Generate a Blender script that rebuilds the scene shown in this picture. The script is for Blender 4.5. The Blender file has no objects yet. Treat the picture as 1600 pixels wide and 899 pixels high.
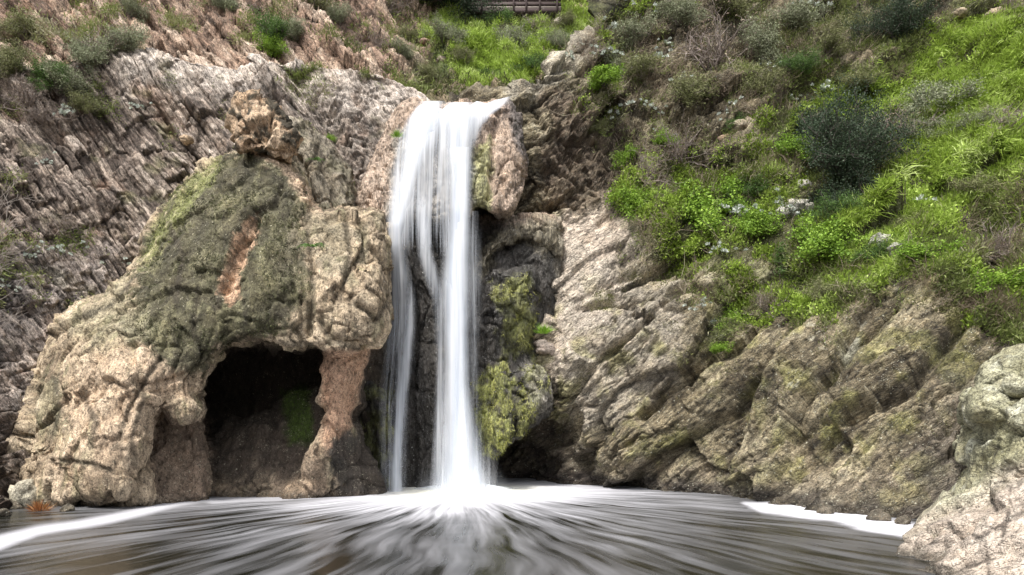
import bpy, math, random
import numpy as np
C = bpy.context.scene
COL = C.collection
R = math.radians
random.seed(7)
rng = np.random.default_rng(7)

# ------------------------------------------------------------------ camera, sky, sun, exposure
F = 1164.0; HZ = 660.0; EYE = 2.0
cam_d = bpy.data.cameras.new('camera'); cam = bpy.data.objects.new('camera', cam_d); COL.objects.link(cam)
cam.location = (0, 0, EYE); cam.rotation_euler = (R(90), 0, 0)
cam_d.sensor_width = 36; cam_d.lens = F * 36 / 1600; cam_d.shift_y = (HZ - 449.5) / 1600
cam_d.clip_start = .05; cam_d.clip_end = 500
C.camera = cam
w = bpy.data.worlds.new('World'); C.world = w; w.use_nodes = True
wn = w.node_tree; wn.nodes.clear()
sky = wn.nodes.new('ShaderNodeTexSky'); sky.sky_type = 'NISHITA'; sky.sun_disc = False
SUN_EL, SUN_AZ = R(62), R(208)       # azimuth clockwise from +Y (north)
sky.sun_elevation = SUN_EL; sky.sun_rotation = SUN_AZ; sky.dust_density = 4; sky.air_density = 1.0; sky.ozone_density = 1
hs = wn.nodes.new('ShaderNodeHueSaturation'); hs.inputs['Saturation'].default_value = .25
bg = wn.nodes.new('ShaderNodeBackground'); bg.inputs[1].default_value = .12
wo = wn.nodes.new('ShaderNodeOutputWorld')
wn.links.new(sky.outputs[0], hs.inputs['Color']); wn.links.new(hs.outputs[0], bg.inputs[0]); wn.links.new(bg.outputs[0], wo.inputs[0])
sd = bpy.data.lights.new('sun', 'SUN'); sd.energy = 2.0; sd.angle = R(10); sd.color = (1, .96, .9)
so = bpy.data.objects.new('sun', sd); COL.objects.link(so)
from mathutils import Vector
sdir = Vector((math.sin(SUN_AZ) * math.cos(SUN_EL), math.cos(SUN_AZ) * math.cos(SUN_EL), math.sin(SUN_EL)))
so.rotation_euler = sdir.to_track_quat('Z', 'Y').to_euler()
vs = C.view_settings; vs.view_transform = 'Standard'; vs.look = 'None'; vs.gamma = 1; vs.use_curve_mapping = False
vs.exposure = 1.28
C.render.engine = 'CYCLES'
C.cycles.max_bounces = 5; C.cycles.diffuse_bounces = 3; C.cycles.glossy_bounces = 2; C.cycles.transparent_max_bounces = 12
C.cycles.transmission_bounces = 2; C.cycles.use_denoising = True

# ------------------------------------------------------------------ numeric noise
f32 = np.float32
def _h(ix, iy, iz, s):
    h = (ix.astype(np.uint32) * np.uint32(374761393)) ^ (iy.astype(np.uint32) * np.uint32(668265263)) ^ (iz.astype(np.uint32) * np.uint32(2147483647)) ^ np.uint32((s * 2654435761) & 0xffffffff)
    h = (h ^ (h >> np.uint32(13))) * np.uint32(1274126177)
    h = (h ^ (h >> np.uint32(15))) * np.uint32(2246822519)
    return h ^ (h >> np.uint32(16))
def perlin(P, seed=0):
    P = np.asarray(P, f32); I = np.floor(P).astype(np.int64); fr = (P - I).astype(f32)
    u = fr * fr * fr * (fr * (fr * 6 - 15) + 10)
    out = 0
    for dx in (0, 1):
        wx = u[:, 0] if dx else 1 - u[:, 0]
        for dy in (0, 1):
            wy = u[:, 1] if dy else 1 - u[:, 1]
            for dz in (0, 1):
                wz = u[:, 2] if dz else 1 - u[:, 2]
                h = _h(I[:, 0] + dx, I[:, 1] + dy, I[:, 2] + dz, seed)
                gx = (h & np.uint32(1023)).astype(f32) / 511.5 - 1; gy = ((h >> np.uint32(10)) & np.uint32(1023)).astype(f32) / 511.5 - 1
                gz = ((h >> np.uint32(20)) & np.uint32(1023)).astype(f32) / 511.5 - 1
                out = out + wx * wy * wz * (gx * (fr[:, 0] - dx) + gy * (fr[:, 1] - dy) + gz * (fr[:, 2] - dz))
    return out * 1.3
def fbm(P, sc=1.0, o=4, seed=0, g=.5, ridge=False):
    P = np.asarray(P, f32) * f32(sc); a = 1; s = 0; t = 0
    for i in range(o):
        n = perlin(P, seed + i * 17)
        if ridge: n = 1 - 2 * np.abs(n)
        s = s + a * n; t += a; a *= g; P = P * f32(2.03) + f32(3.7)
    return s / t
def worley(P, seed=0, jit=.9):
    """F1, F2, cell hash, per-cell tilted plane height"""
    P = np.asarray(P, f32); I = np.floor(P).astype(np.int64); n = len(P)
    f1 = np.full(n, 9, f32); f2 = np.full(n, 9, f32); cid = np.zeros(n, np.uint32); dv = np.zeros((n, 3), f32)
    for dx in (-1, 0, 1):
        for dy in (-1, 0, 1):
            for dz in (-1, 0, 1):
                cx, cy, cz = I[:, 0] + dx, I[:, 1] + dy, I[:, 2] + dz
                h = _h(cx, cy, cz, seed)
                d = np.stack([cx + .5 + jit * ((h & np.uint32(1023)).astype(f32) / 1023 - .5), cy + .5 + jit * (((h >> np.uint32(10)) & np.uint32(1023)).astype(f32) / 1023 - .5),
                              cz + .5 + jit * (((h >> np.uint32(20)) & np.uint32(1023)).astype(f32) / 1023 - .5)], 1).astype(f32) - P
                q = (d * d).sum(1)
                b = q < f1
                f2 = np.where(b, f1, np.minimum(f2, q)); f1 = np.where(b, q, f1); cid = np.where(b, h, cid); dv[b] = d[b]
    r = _h(cid, cid, cid, 5)
    a = (r & np.uint32(1023)).astype(f32) / 1023; b2 = ((r >> np.uint32(10)) & np.uint32(1023)).astype(f32) / 511.5 - 1; c2 = ((r >> np.uint32(20)) & np.uint32(1023)).astype(f32) / 511.5 - 1
    tilt = dv[:, 0] * b2 + dv[:, 2] * c2 + dv[:, 1] * (b2 * c2)
    return np.sqrt(f1), np.sqrt(f2), a, tilt
def sstep(a, b, x):
    t = np.clip((x - a) / (b - a), 0, 1); return t * t * (3 - 2 * t)
def terr(x, n, k=.6):
    y = x * n; i = np.floor(y); return (i + sstep(k, 1, y - i)) / n
def lerp(a, b, t): return a + (b - a) * t

# ------------------------------------------------------------------ photograph coordinates -> world
def at(px, py, Y): return ((px - 800) / F * Y, Y, EYE + (HZ - py) / F * Y)
def proj(P): return 800 + F * P[:, 0] / P[:, 1], HZ - F * (P[:, 2] - EYE) / P[:, 1]
def polyd(px, py, poly, closed=True):
    """signed distance to a polygon (positive inside) or plain distance to an open line"""
    poly = np.asarray(poly, float); n = len(poly); d = np.full(px.shape, 1e9); ins = np.zeros(px.shape, bool)
    for i in range(n if closed else n - 1):
        a = poly[i]; b = poly[(i + 1) % n]; e = b - a; wx = px - a[0]; wy = py - a[1]
        t = np.clip((wx * e[0] + wy * e[1]) / (e @ e + 1e-9), 0, 1)
        d = np.minimum(d, (wx - e[0] * t) ** 2 + (wy - e[1] * t) ** 2)
        if closed:
            c = (a[1] > py) != (b[1] > py)
            with np.errstate(divide='ignore', invalid='ignore'):
                ins ^= c & (px < (b[0] - a[0]) * (py - a[1]) / (b[1] - a[1] + 1e-12) + a[0])
    d = np.sqrt(d)
    return np.where(ins, d, -d) if closed else d
class TPS:
    def __init__(s, pts, lam=.02):
        p = np.asarray(pts, float); s.c = p[:, :2] / 400; n = len(p)
        K = s.k(s.c, s.c) + lam * np.eye(n); A = np.zeros((n + 3, n + 3)); A[:n, :n] = K
        A[:n, n] = 1; A[:n, n + 1:] = s.c; A[n, :n] = 1; A[n + 1:, :n] = s.c.T
        s.w = np.linalg.solve(A, np.r_[p[:, 2], 0, 0, 0])
    def k(s, a, b):
        r2 = ((a[:, None] - b[None]) ** 2).sum(-1); return .5 * r2 * np.log(r2 + 1e-9)
    def __call__(s, px, py):
        q = np.stack([np.ravel(px), np.ravel(py)], 1) / 400; out = np.empty(len(q)); n = len(s.c)
        for i in range(0, len(q), 60000):
            z = q[i:i + 60000]; out[i:i + 60000] = s.k(z, s.c) @ s.w[:n] + s.w[n] + z @ s.w[n + 1:]
        return out.reshape(np.shape(px))
def feats(px, py, fl):
    d = np.zeros(px.shape)
    for f in fl:
        if f[0] == 'crack':
            q = polyd(px, py, f[1], False); d -= f[3] * np.exp(-(q / f[2]) ** 2)
        elif f[0] == 'ridge':
            q = polyd(px, py, f[1], False); d += f[3] * np.exp(-(q / f[2]) ** 2)
        elif f[0] == 'bump':
            _, cx, cy, rx, ry, rot, h = f; c, s_ = math.cos(R(rot)), math.sin(R(rot))
            u = ((px - cx) * c + (py - cy) * s_) / rx; v = (-(px - cx) * s_ + (py - cy) * c) / ry
            d += h * np.exp(-(u * u + v * v) ** 1.3)
        elif f[0] == 'poly':
            d += f[3] * sstep(-f[2], f[2], polyd(px, py, f[1]))
    return d

# ------------------------------------------------------------------ mesh linking and tags
def mesh(name, V, Q, mat, col=None, uv=None, attrs=None, smooth=True, parent=None):
    """V (n,3), Q (m,k) faces with equal vertex count, col (n,3)"""
    me = bpy.data.meshes.new(name); V = np.asarray(V, f32); Q = np.asarray(Q, np.int32); m, k = Q.shape
    me.vertices.add(len(V)); me.vertices.foreach_set('co', V.ravel())
    me.loops.add(m * k); me.loops.foreach_set('vertex_index', Q.ravel())
    me.polygons.add(m); me.polygons.foreach_set('loop_start', np.arange(0, m * k, k, dtype=np.int32))
    me.update(calc_edges=True)
    if smooth: me.polygons.foreach_set('use_smooth', np.ones(m, bool))
    if col is not None:
        a = me.attributes.new('col', 'FLOAT_COLOR', 'POINT'); c4 = np.ones((len(V), 4), f32); c4[:, :3] = col; a.data.foreach_set('color', c4.ravel())
    for nm, v in (attrs or {}).items():
        a = me.attributes.new(nm, 'FLOAT', 'POINT'); a.data.foreach_set('value', np.asarray(v, f32).ravel())
    if uv is not None:
        l = me.uv_layers.new(name='uv'); l.data.foreach_set('uv', np.asarray(uv, f32)[Q.ravel()].ravel())
    me.materials.append(mat); me.validate()
    o = bpy.data.objects.new(name, me); COL.objects.link(o)
    if parent: o.parent = parent
    return o
def tag(o, label=None, cat=None, group=None, kind=None):
    for k, v in (('label', label), ('category', cat), ('group', group), ('kind', kind)):
        if v: o[k] = v
    return o
def empty(name, loc=(0, 0, 0)):
    o = bpy.data.objects.new(name, None); o.location = loc; o.empty_display_size = .1; COL.objects.link(o); return o
def gridq(nr, nc):
    i = np.arange(nr * nc).reshape(nr, nc)
    return np.stack([i[:-1, :-1], i[:-1, 1:], i[1:, 1:], i[1:, :-1]], -1).reshape(-1, 4)

# ------------------------------------------------------------------ materials
class NT:
    def __init__(s, name):
        s.m = bpy.data.materials.new(name); s.m.use_nodes = True; s.t = s.m.node_tree; s.t.nodes.clear()
        s.out = s.n('ShaderNodeOutputMaterial')
    def n(s, ty, **kw):
        x = s.t.nodes.new(ty)
        for k, v in kw.items(): setattr(x, k, v)
        return x
    def l(s, a, b): s.t.links.new(a, b)
    def put(s, sock, v):
        if hasattr(v, 'is_output') or isinstance(v, bpy.types.NodeSocket): s.l(v, sock)
        else: sock.default_value = v
    def math(s, op, a, b=0, c=None, clamp=False):
        x = s.n('ShaderNodeMath', operation=op, use_clamp=clamp); s.put(x.inputs[0], a); s.put(x.inputs[1], b)
        if c is not None: s.put(x.inputs[2], c)
        return x.outputs[0]
    def mix(s, f, a, b, mode='MIX'):
        x = s.n('ShaderNodeMix', data_type='RGBA', blend_type=mode); s.put(x.inputs[0], f)
        s.put(x.inputs[6], a if not isinstance(a, tuple) else (*a, 1)); s.put(x.inputs[7], b if not isinstance(b, tuple) else (*b, 1)); return x.outputs[2]
    def noise(s, v, sc, det=4, rough=.55, dist=0):
        x = s.n('ShaderNodeTexNoise'); s.l(v, x.inputs['Vector']); x.inputs['Scale'].default_value = sc
        x.inputs['Detail'].default_value = det; x.inputs['Roughness'].default_value = rough; x.inputs['Distortion'].default_value = dist; return x.outputs[0]
    def vor(s, v, sc, feature='F1', out='Distance'):
        x = s.n('ShaderNodeTexVoronoi', feature=feature); s.l(v, x.inputs['Vector']); x.inputs['Scale'].default_value = sc; return x.outputs[out]
    def rng(s, v, a, b, c=0, d=1):
        x = s.n('ShaderNodeMapRange'); s.put(x.inputs[0], v)
        for i, q in enumerate((a, b, c, d)): x.inputs[i + 1].default_value = q
        return x.outputs[0]
    def mapping(s, v, rot=(0, 0, 0), sc=(1, 1, 1)):
        x = s.n('ShaderNodeMapping'); s.l(v, x.inputs[0]); x.inputs['Rotation'].default_value = rot
        y = s.n('ShaderNodeMapping'); s.l(x.outputs[0], y.inputs[0]); y.inputs['Scale'].default_value = sc; return y.outputs[0]
    def attr(s, nm, out=0):
        x = s.n('ShaderNodeAttribute', attribute_name=nm); return x.outputs[out]
def rock_mat(name, rot=(0, 0, 0), sc=(1, 1, 1), scale=1.0, speck=(.62, .58, .48), speck_amt=.35, contrast=.5, bump=.05, dark=(.05, .045, .035)):
    t = NT(name); tc = t.n('ShaderNodeTexCoord').outputs['Object']
    mp = t.mapping(tc, rot, tuple(q * scale for q in sc))
    n1 = t.noise(mp, 3.0, 8, .68, .3); n2 = t.noise(tc, 11 * scale, 6, .7); n3 = t.noise(mp, 14.0, 5, .65)
    col = t.attr('col')
    k = t.math('ADD', t.math('MULTIPLY', n1, .6), t.math('MULTIPLY', n3, .4))
    f = t.rng(k, .40, .62, 1 - contrast * 1.25, 1 + contrast * 1.1)
    c = t.mix(1.0, col, t.n('ShaderNodeCombineColor').outputs[0], 'MULTIPLY')
    cc = c.node.inputs[7].links[0].from_node
    for i in range(3): t.l(f, cc.inputs[i])
    # hue drift, dark mineral flecks and pale lichen specks
    c = t.mix(t.rng(t.noise(tc, 1.7 * scale, 4, .6), .45, .7, 0, .35), c, (1.06, .93, .78), 'MULTIPLY')
    fl = t.vor(tc, 9 * scale); c = t.mix(t.math('MULTIPLY', t.rng(fl, .16, .26, 1, 0), t.rng(n2, .5, .62, 0, speck_amt)), c, speck)
    v2 = t.vor(tc, 26 * scale); c = t.mix(t.math('MULTIPLY', t.rng(v2, .14, .3, 1, 0), t.rng(t.noise(tc, 3.3 * scale, 5, .7), .5, .62, 0, speck_amt)), c, speck)
    c = t.mix(t.math('MULTIPLY', t.rng(n3, .36, .43, 1, 0), .55), c, dark)
    n4 = t.noise(tc, 34 * scale, 3, .7); g4 = t.rng(n4, .35, .65, .68, 1.32); cg = t.n('ShaderNodeCombineColor'); c = t.mix(1.0, c, cg.outputs[0], 'MULTIPLY')
    for i in range(3): t.l(g4, cg.inputs[i])
    c = t.mix(t.math('MULTIPLY', t.rng(n4, .36, .40, 1, 0), .6), c, dark)
    wp = t.n('ShaderNodeVectorMath', operation='MULTIPLY_ADD'); nn = t.n('ShaderNodeTexNoise'); nn.inputs['Scale'].default_value = 2.5 * scale; nn.inputs['Detail'].default_value = 4; t.l(tc, nn.inputs['Vector'])
    t.l(nn.outputs['Color'], wp.inputs[0]); wp.inputs[1].default_value = (.9, .9, .9); t.l(mp, wp.inputs[2]); ve = t.vor(wp.outputs[0], 2.6, 'DISTANCE_TO_EDGE')
    line = t.math('MULTIPLY', t.rng(ve, .0, .035, 1, 0), t.rng(n2, .42, .6, 0, 1)); c = t.mix(t.math('MULTIPLY', line, .75), c, dark)  # soil-dark fracture lines, also deepening crevice shade in the colour
    wet = t.attr('wet', 2)
    b = t.n('ShaderNodeBsdfPrincipled'); t.l(c, b.inputs['Base Color'])
    t.l(t.rng(wet, 0, 1, .9, .15), b.inputs['Roughness']); b.inputs['Specular IOR Level'].default_value = .35
    vc = t.vor(mp, 5.0, 'DISTANCE_TO_EDGE')
    h = t.math('ADD', t.math('ADD', t.math('MULTIPLY', n1, 1.3), t.math('MULTIPLY', n2, .6)), t.math('MULTIPLY', n4, .28))
    h = t.math('ADD', h, t.math('MULTIPLY', n3, .55)); h = t.math('ADD', t.math('ADD', h, t.math('MULTIPLY', t.rng(vc, 0, .12), .25)), t.math('MULTIPLY', line, -.5))
    bp = t.n('ShaderNodeBump'); bp.inputs['Strength'].default_value = 1; bp.inputs['Distance'].default_value = bump * 2.2
    t.l(h, bp.inputs['Height']); t.l(bp.outputs[0], b.inputs['Normal']); t.l(b.outputs[0], t.out.inputs[0]); return t.m
def leaf_mat(name, rough=.55, trans=.3):
    t = NT(name); col = t.attr('col'); tc = t.n('ShaderNodeTexCoord').outputs['Object']
    c = t.mix(t.rng(t.noise(tc, 2.5, 3), .35, .65, 0, .5), col, (.75, .8, .6), 'MULTIPLY')
    b = t.n('ShaderNodeBsdfPrincipled'); t.l(c, b.inputs['Base Color']); b.inputs['Roughness'].default_value = rough; b.inputs['Specular IOR Level'].default_value = .25
    tr = t.n('ShaderNodeBsdfTranslucent'); t.l(c, tr.inputs[0]); mx = t.n('ShaderNodeMixShader'); mx.inputs[0].default_value = trans
    t.l(b.outputs[0], mx.inputs[1]); t.l(tr.outputs[0], mx.inputs[2]); t.l(mx.outputs[0], t.out.inputs[0]); return t.m
M_left = rock_mat('bedded_grey_rock', rot=(0, R(-60), 0), sc=(.5, 1, 2.4), contrast=.55, bump=.035)
M_far = rock_mat('reddish_slope_rock', rot=(0, R(-55), 0), sc=(.6, 1, 2), scale=.7, contrast=.55, speck_amt=.2, bump=.05)
M_right = rock_mat('olive_cliff_rock', rot=(0, R(38), 0), sc=(.7, 1, 1.8), contrast=.5, bump=.045, speck=(.64, .63, .5), speck_amt=.75)
M_tufa = rock_mat('travertine', sc=(1.3, 1, .7), contrast=.34, bump=.024, speck=(.58, .54, .40), speck_amt=.6, dark=(.05, .04, .03))
M_fall = rock_mat('wet_travertine', sc=(1.8, 1, .5), contrast=.5, bump=.04, speck=(.5, .5, .47), speck_amt=.7)
M_near = rock_mat('lichen_boulder_rock', rot=(0, R(20), 0), sc=(.8, 1, 1.5), scale=1.6, contrast=.42, bump=.02, speck=(.68, .68, .58), speck_amt=.6)
M_leaf = leaf_mat('leaf'); M_sage = leaf_mat('dusty_leaf', .8, .15)
def bark_mat(k=1.):
    t = NT('twig_bark'); tc = t.n('ShaderNodeTexCoord').outputs['Object']; c = t.mix(t.noise(tc, 9, 4), (.12 * k, .09 * k, .075 * k), (.34 * k, .29 * k, .26 * k))
    b = t.n('ShaderNodeBsdfPrincipled'); t.l(c, b.inputs['Base Color']); b.inputs['Roughness'].default_value = .9; t.l(b.outputs[0], t.out.inputs[0]); return t.m
M_bark = bark_mat(); M_dbark = bark_mat(.35)

# ------------------------------------------------------------------ relief sheets (cliffs and slopes)
SH = {}
def sheet(name, x0, x1, top, bot, ctrl, disp, paint, mat, step=2.2, roll=14, feat=(), wetf=None, rolld=.22):
    xs = np.arange(x0, x1 + step, step); T = np.interp(xs, [p[0] for p in top], [p[1] for p in top])
    Tn = fbm(np.stack([xs * 0, xs * 0, xs], 1), .03, 4, 91) * 7; T = T + Tn
    nr = int((bot - T.min()) / step); tt = np.linspace(0, 1, nr)[:, None]
    py = T[None] + (bot - T[None]) * tt; px = np.broadcast_to(xs[None], py.shape).copy()
    Y = TPS(ctrl)(px, py)
    P = np.stack([(px - 800) / F * Y, Y, EYE + (HZ - py) / F * Y], -1)
    if roll:
        k = np.arange(roll, 0, -1)[:, None, None].astype(float)
        top3 = P[0][None] + np.concatenate([0 * k, k * rolld, -.012 * k * k + .02 * k], -1) * np.ones((1, len(xs), 1))
        P = np.concatenate([top3, P], 0); px = np.concatenate([np.repeat(px[:1], roll, 0), px], 0); py = np.concatenate([np.repeat(py[:1], roll, 0), py], 0)
    nr, nc = P.shape[:2]
    def normals(P):
        n = np.cross(np.gradient(P, axis=1), np.gradient(P, axis=0)); n /= np.linalg.norm(n, axis=-1, keepdims=True) + 1e-9
        return n
    N = normals(P); N = np.where((N[..., 1:2] > 0) & (N[..., 2:3] < .3), -N, N)
    s = np.sign(N[..., 1].mean()); N = N if s < 0 else -N
    Pf = P.reshape(-1, 3); pxf, pyf = px.ravel(), py.ravel()
    d, aux = disp(Pf, pxf, pyf); d = d + feats(pxf, pyf, feat)
    Pf = Pf + N.reshape(-1, 3) * d[:, None]
    col = paint(Pf, pxf, pyf, aux, N.reshape(-1, 3)); wet = wetf(Pf, pxf, pyf) if wetf else np.zeros(len(Pf))
    o = mesh(name, Pf, gridq(nr, nc), mat, col=np.clip(col, .01, .9), attrs={'wet': wet})
    N2 = normals(Pf.reshape(nr, nc, 3)); N2 = N2 if N2[..., 1].mean() < 0 else -N2
    SH[name] = (px, py, Pf.reshape(nr, nc, 3), N2, roll)
    return tag(o, kind='structure')
def surf(name, px, py):
    X, Yp, P, N, roll = SH[name]; px = np.atleast_1d(px).astype(float); py = np.atleast_1d(py).astype(float)
    c = np.clip(((px - X[0, 0]) / (X[0, 1] - X[0, 0])).round().astype(int), 0, X.shape[1] - 1)
    t = Yp[roll, c]; b = Yp[-1, c]; nr = X.shape[0] - roll
    r = np.clip(((py - t) / (b - t) * (nr - 1)).round().astype(int), 0, nr - 1) + roll
    return P[r, c], N[r, c]
def rotv(P, a, sc):
    """coordinates along beds (rotated in the XZ plane) times per-axis scale"""
    c, s = math.cos(R(a)), math.sin(R(a)); return np.stack([(P[:, 0] * c + P[:, 2] * s) * sc[0], P[:, 1] * sc[1], (-P[:, 0] * s + P[:, 2] * c) * sc[2]], 1)
def beds(P, ang, thick, length, seed=0, lean=.35):
    """broken beds: per-block offset 0..1, tilt, distance to the block's edge in metres"""
    c, s_ = math.cos(R(ang)), math.sin(R(ang)); l = P[:, 0] * c + P[:, 2] * s_; w_ = -P[:, 0] * s_ + P[:, 2] * c + P[:, 1] * lean
    z = np.zeros(len(P)); wq = w_ / thick + .45 * fbm(np.stack([w_ * .9 / thick, z, z], 1), 1, 2, seed)
    i = np.floor(wq); fi = wq - i; hi = _h(i.astype(np.int64), (i * 0).astype(np.int64), (i * 0).astype(np.int64), seed).astype(np.float64) / 4294967295.
    ll = length * (.5 + 1.1 * hi); lq = l / ll + hi * 37.7 + .25 * (fi - .5) * (hi - .5); j = np.floor(lq); fj = lq - j
    h = _h(i.astype(np.int64), j.astype(np.int64), np.floor(P[:, 1] * .4).astype(np.int64) * 0, seed + 1); a = (h & np.uint32(1023)).astype(float) / 1023; b = ((h >> np.uint32(10)) & np.uint32(1023)).astype(float) / 511.5 - 1
    c2 = ((h >> np.uint32(20)) & np.uint32(1023)).astype(float) / 511.5 - 1
    tilt = (fi - .5) * c2 + (fj - .5) * b; e = np.minimum(np.minimum(fi, 1 - fi) * thick, np.minimum(fj, 1 - fj) * ll)
    return a, tilt, e, hi
def bed_disp(ang, t1, l1, a1, t2, l2, a2, macro=.5, seed=0, warp=.18, lump=.2, crest=None):
    def f(P, px, py):
        W = np.stack([fbm(P, .45, 3, seed + 50), fbm(P, .45, 3, seed + 60), fbm(P, .45, 3, seed + 70)], 1) * warp + np.stack([fbm(P, 2.2, 2, seed + 51), fbm(P, 2.2, 2, seed + 61), fbm(P, 2.2, 2, seed + 71)], 1) * warp * .25
        Q = P + W; a, t, e1, hi = beds(Q, ang, t1, l1, seed); b, u, e2, hj = beds(Q + W * .3, ang + 3, t2, l2, seed + 5)
        f1, f2, c, v = worley(rotv(P + W * 2, ang, (.35, .5, .8)), seed + 9)
        d = macro * fbm(P, .28, 4, seed + 3) + lump * (c - .5) + lump * v + a1 * (a - .5) + a1 * 1.3 * t + a1 * .5 * (hi - .5) + a2 * (b - .5) + a2 * .9 * u
        d -= .5 * a1 * np.exp(-(e1 / .03) ** 2) + .4 * a2 * np.exp(-(e2 / .02) ** 2); d += .04 * fbm(P, 3.1, 4, seed + 31, .6)
        if crest is not None: d *= lerp(.35, 1, sstep(0, 30, py - np.interp(px, [q[0] for q in crest], [q[1] for q in crest])))
        return d, (a, b, e1, e2)
    return f
def rock_disp(ang, along=.5, across=2.2, a1=.35, a2=.14, macro=.5, seed=0, crack=.1, warp=.35):
    def f(P, px, py):
        W = np.stack([fbm(P, .7, 3, seed + 50), fbm(P, .7, 3, seed + 60), fbm(P, .7, 3, seed + 70)], 1) * warp
        Q = P + W
        f1, f2, a, t = worley(rotv(Q, ang, (along, .7, across)), seed)
        g1, g2, b, u = worley(rotv(Q + W, ang, (along * 2.6, 1.6, across * 2.4)), seed + 9)
        d = macro * fbm(P, .28, 4, seed + 3) + a1 * (a - .5) + a1 * .7 * t + a2 * (b - .5) + a2 * .9 * u
        d -= crack * np.exp(-((f2 - f1) / .09) ** 2) + crack * .45 * np.exp(-((g2 - g1) / .1) ** 2)
        d += .04 * fbm(P, 2.3, 5, seed + 31, .6)
        return d, (a, b, f2 - f1, g2 - g1)
    return f
def pick(v, cols):
    """palette lookup, v in 0..1"""
    cols = np.asarray(cols, float); x = np.clip(v, 0, .9999) * (len(cols) - 1); i = x.astype(int); t = (x - i)[:, None]
    return cols[i] * (1 - t) + cols[i + 1] * t
def blob(P, px, py, poly, soft=12, amp=25, seed=0, sc=.8):
    d = polyd(px, py, poly) + amp * (1.7 * fbm(P, sc, 4, 200 + seed) + .9 * fbm(P, sc * 4.5, 3, 260 + seed)); return sstep(-soft, soft, d)
def over(col, m, c, s=1.0): return col + (np.asarray(c)[None] - col) * (m * s)[:, None]

# --- far slope behind the crest
FAR_RED = [(-400, 200), (-400, -250), (640, -250), (690, 60), (640, 140), (680, 200), (-400, 200)]
def paint_far(P, px, py, aux, N):
    a, b, e1, e2 = aux; v = .45 + .8 * fbm(P, .5, 5, 5) + .55 * (a - .5) + .5 * (b - .5) - .3 * np.exp(-(e1 / .04) ** 2)  # last term darkens bed edges, painting in crevice shade
    red = pick(v, [(.14, .095, .07), (.30, .20, .145), (.46, .345, .26), (.64, .52, .42)])
    earth = pick(v, [(.10, .08, .05), (.18, .14, .09), (.25, .2, .13)])
    col = lerp(earth, red, blob(P, px, py, FAR_RED, 25, 40)[:, None])
    g = sstep(-.1, .25, fbm(P, .5, 4, 77)); col = over(col, g * blob(P, px, py, [(640, 60), (940, -40), (960, 180), (640, 180)], 20, 20), (.07, .12, .025), .8)
    return col
sheet('hillside', -320, 1130, [(-400, -260), (1200, -260)], 330,
      [(-300, 150, 28), (-300, -200, 33), (0, 60, 27.5), (0, -200, 36), (200, 60, 29), (200, -200, 38), (400, 70, 30.5), (400, -100, 36), (400, -200, 41), (550, 110, 31), (550, 0, 35), (550, -200, 43),
       (680, 150, 30.5), (700, 50, 37), (750, 20, 40), (760, 120, 33), (800, 140, 31), (850, 60, 37), (830, 10, 41), (900, 20, 40), (950, 60, 37), (800, -100, 48), (1000, -200, 52), (1100, 100, 35), (-300, 330, 27), (300, 330, 29), (600, 330, 30), (1100, 330, 34)],
      bed_disp(-52, .55, 2.2, .34, .2, .8, .16, .7, 11, .3, .35), paint_far, M_far, step=2.6, roll=0)

# --- left bedded cliff
CREST_L = [(-300, 40), (-100, 70), (0, 95), (60, 110), (130, 92), (200, 74), (250, 82), (300, 98), (360, 108), (400, 112), (430, 98), (470, 104), (520, 106), (570, 112), (610, 124), (650, 142), (675, 158), (720, 190)]
def paint_left(P, px, py, aux, N):
    a, b, e1, e2 = aux
    v = .45 + .75 * fbm(P, .45, 4, 8) + .6 * (a - .5) + .6 * (b - .5) - .35 * np.exp(-(e1 / .035) ** 2) - .45 * np.exp(-(e2 / .025) ** 2)  # crevice shade painted in: colour darkens along bed and block edges
    col = pick(v, [(.08, .06, .048), (.21, .165, .135), (.38, .31, .255), (.55, .46, .385), (.72, .61, .52)])
    col = over(col, blob(P, px, py, [(180, 70), (420, 90), (470, 100), (560, 110), (690, 150), (600, 200), (450, 140), (330, 150), (200, 150)], 18, 25, 1), (.74, .65, .57), .85)
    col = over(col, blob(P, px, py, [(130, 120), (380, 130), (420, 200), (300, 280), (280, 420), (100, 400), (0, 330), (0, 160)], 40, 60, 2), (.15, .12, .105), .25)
    col = over(col, blob(P, px, py, [(230, 130), (560, 130), (640, 210), (560, 300), (460, 200)], 30, 40, 6), (.28, .25, .225), .5)
    col = over(col, sstep(.1, .35, fbm(P, .8, 4, 23)) * .35, (.42, .27, .19))
    col = over(col, sstep(.15, .4, fbm(P, .9, 4, 29)) * .4, (.17, .18, .07))
    col = over(col, blob(P, px, py, [(-200, 400), (160, 380), (200, 480), (100, 560), (60, 700), (-200, 760)], 30, 40, 4), (.34, .31, .30), .4)
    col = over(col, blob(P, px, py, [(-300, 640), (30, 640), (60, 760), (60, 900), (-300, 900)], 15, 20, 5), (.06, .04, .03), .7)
    return col
_l1 = bed_disp(-58, .36, 1.5, .34, .13, .55, .14, .5, 21, .2, .5, CREST_L); _l2 = bed_disp(-52, .8, 1.9, .45, .22, .8, .22, 0, 25, .22, .3, CREST_L); _l3 = bed_disp(-25, .35, .7, .2, .15, .3, .12, 0, 27, .6, .3, CREST_L)
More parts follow.
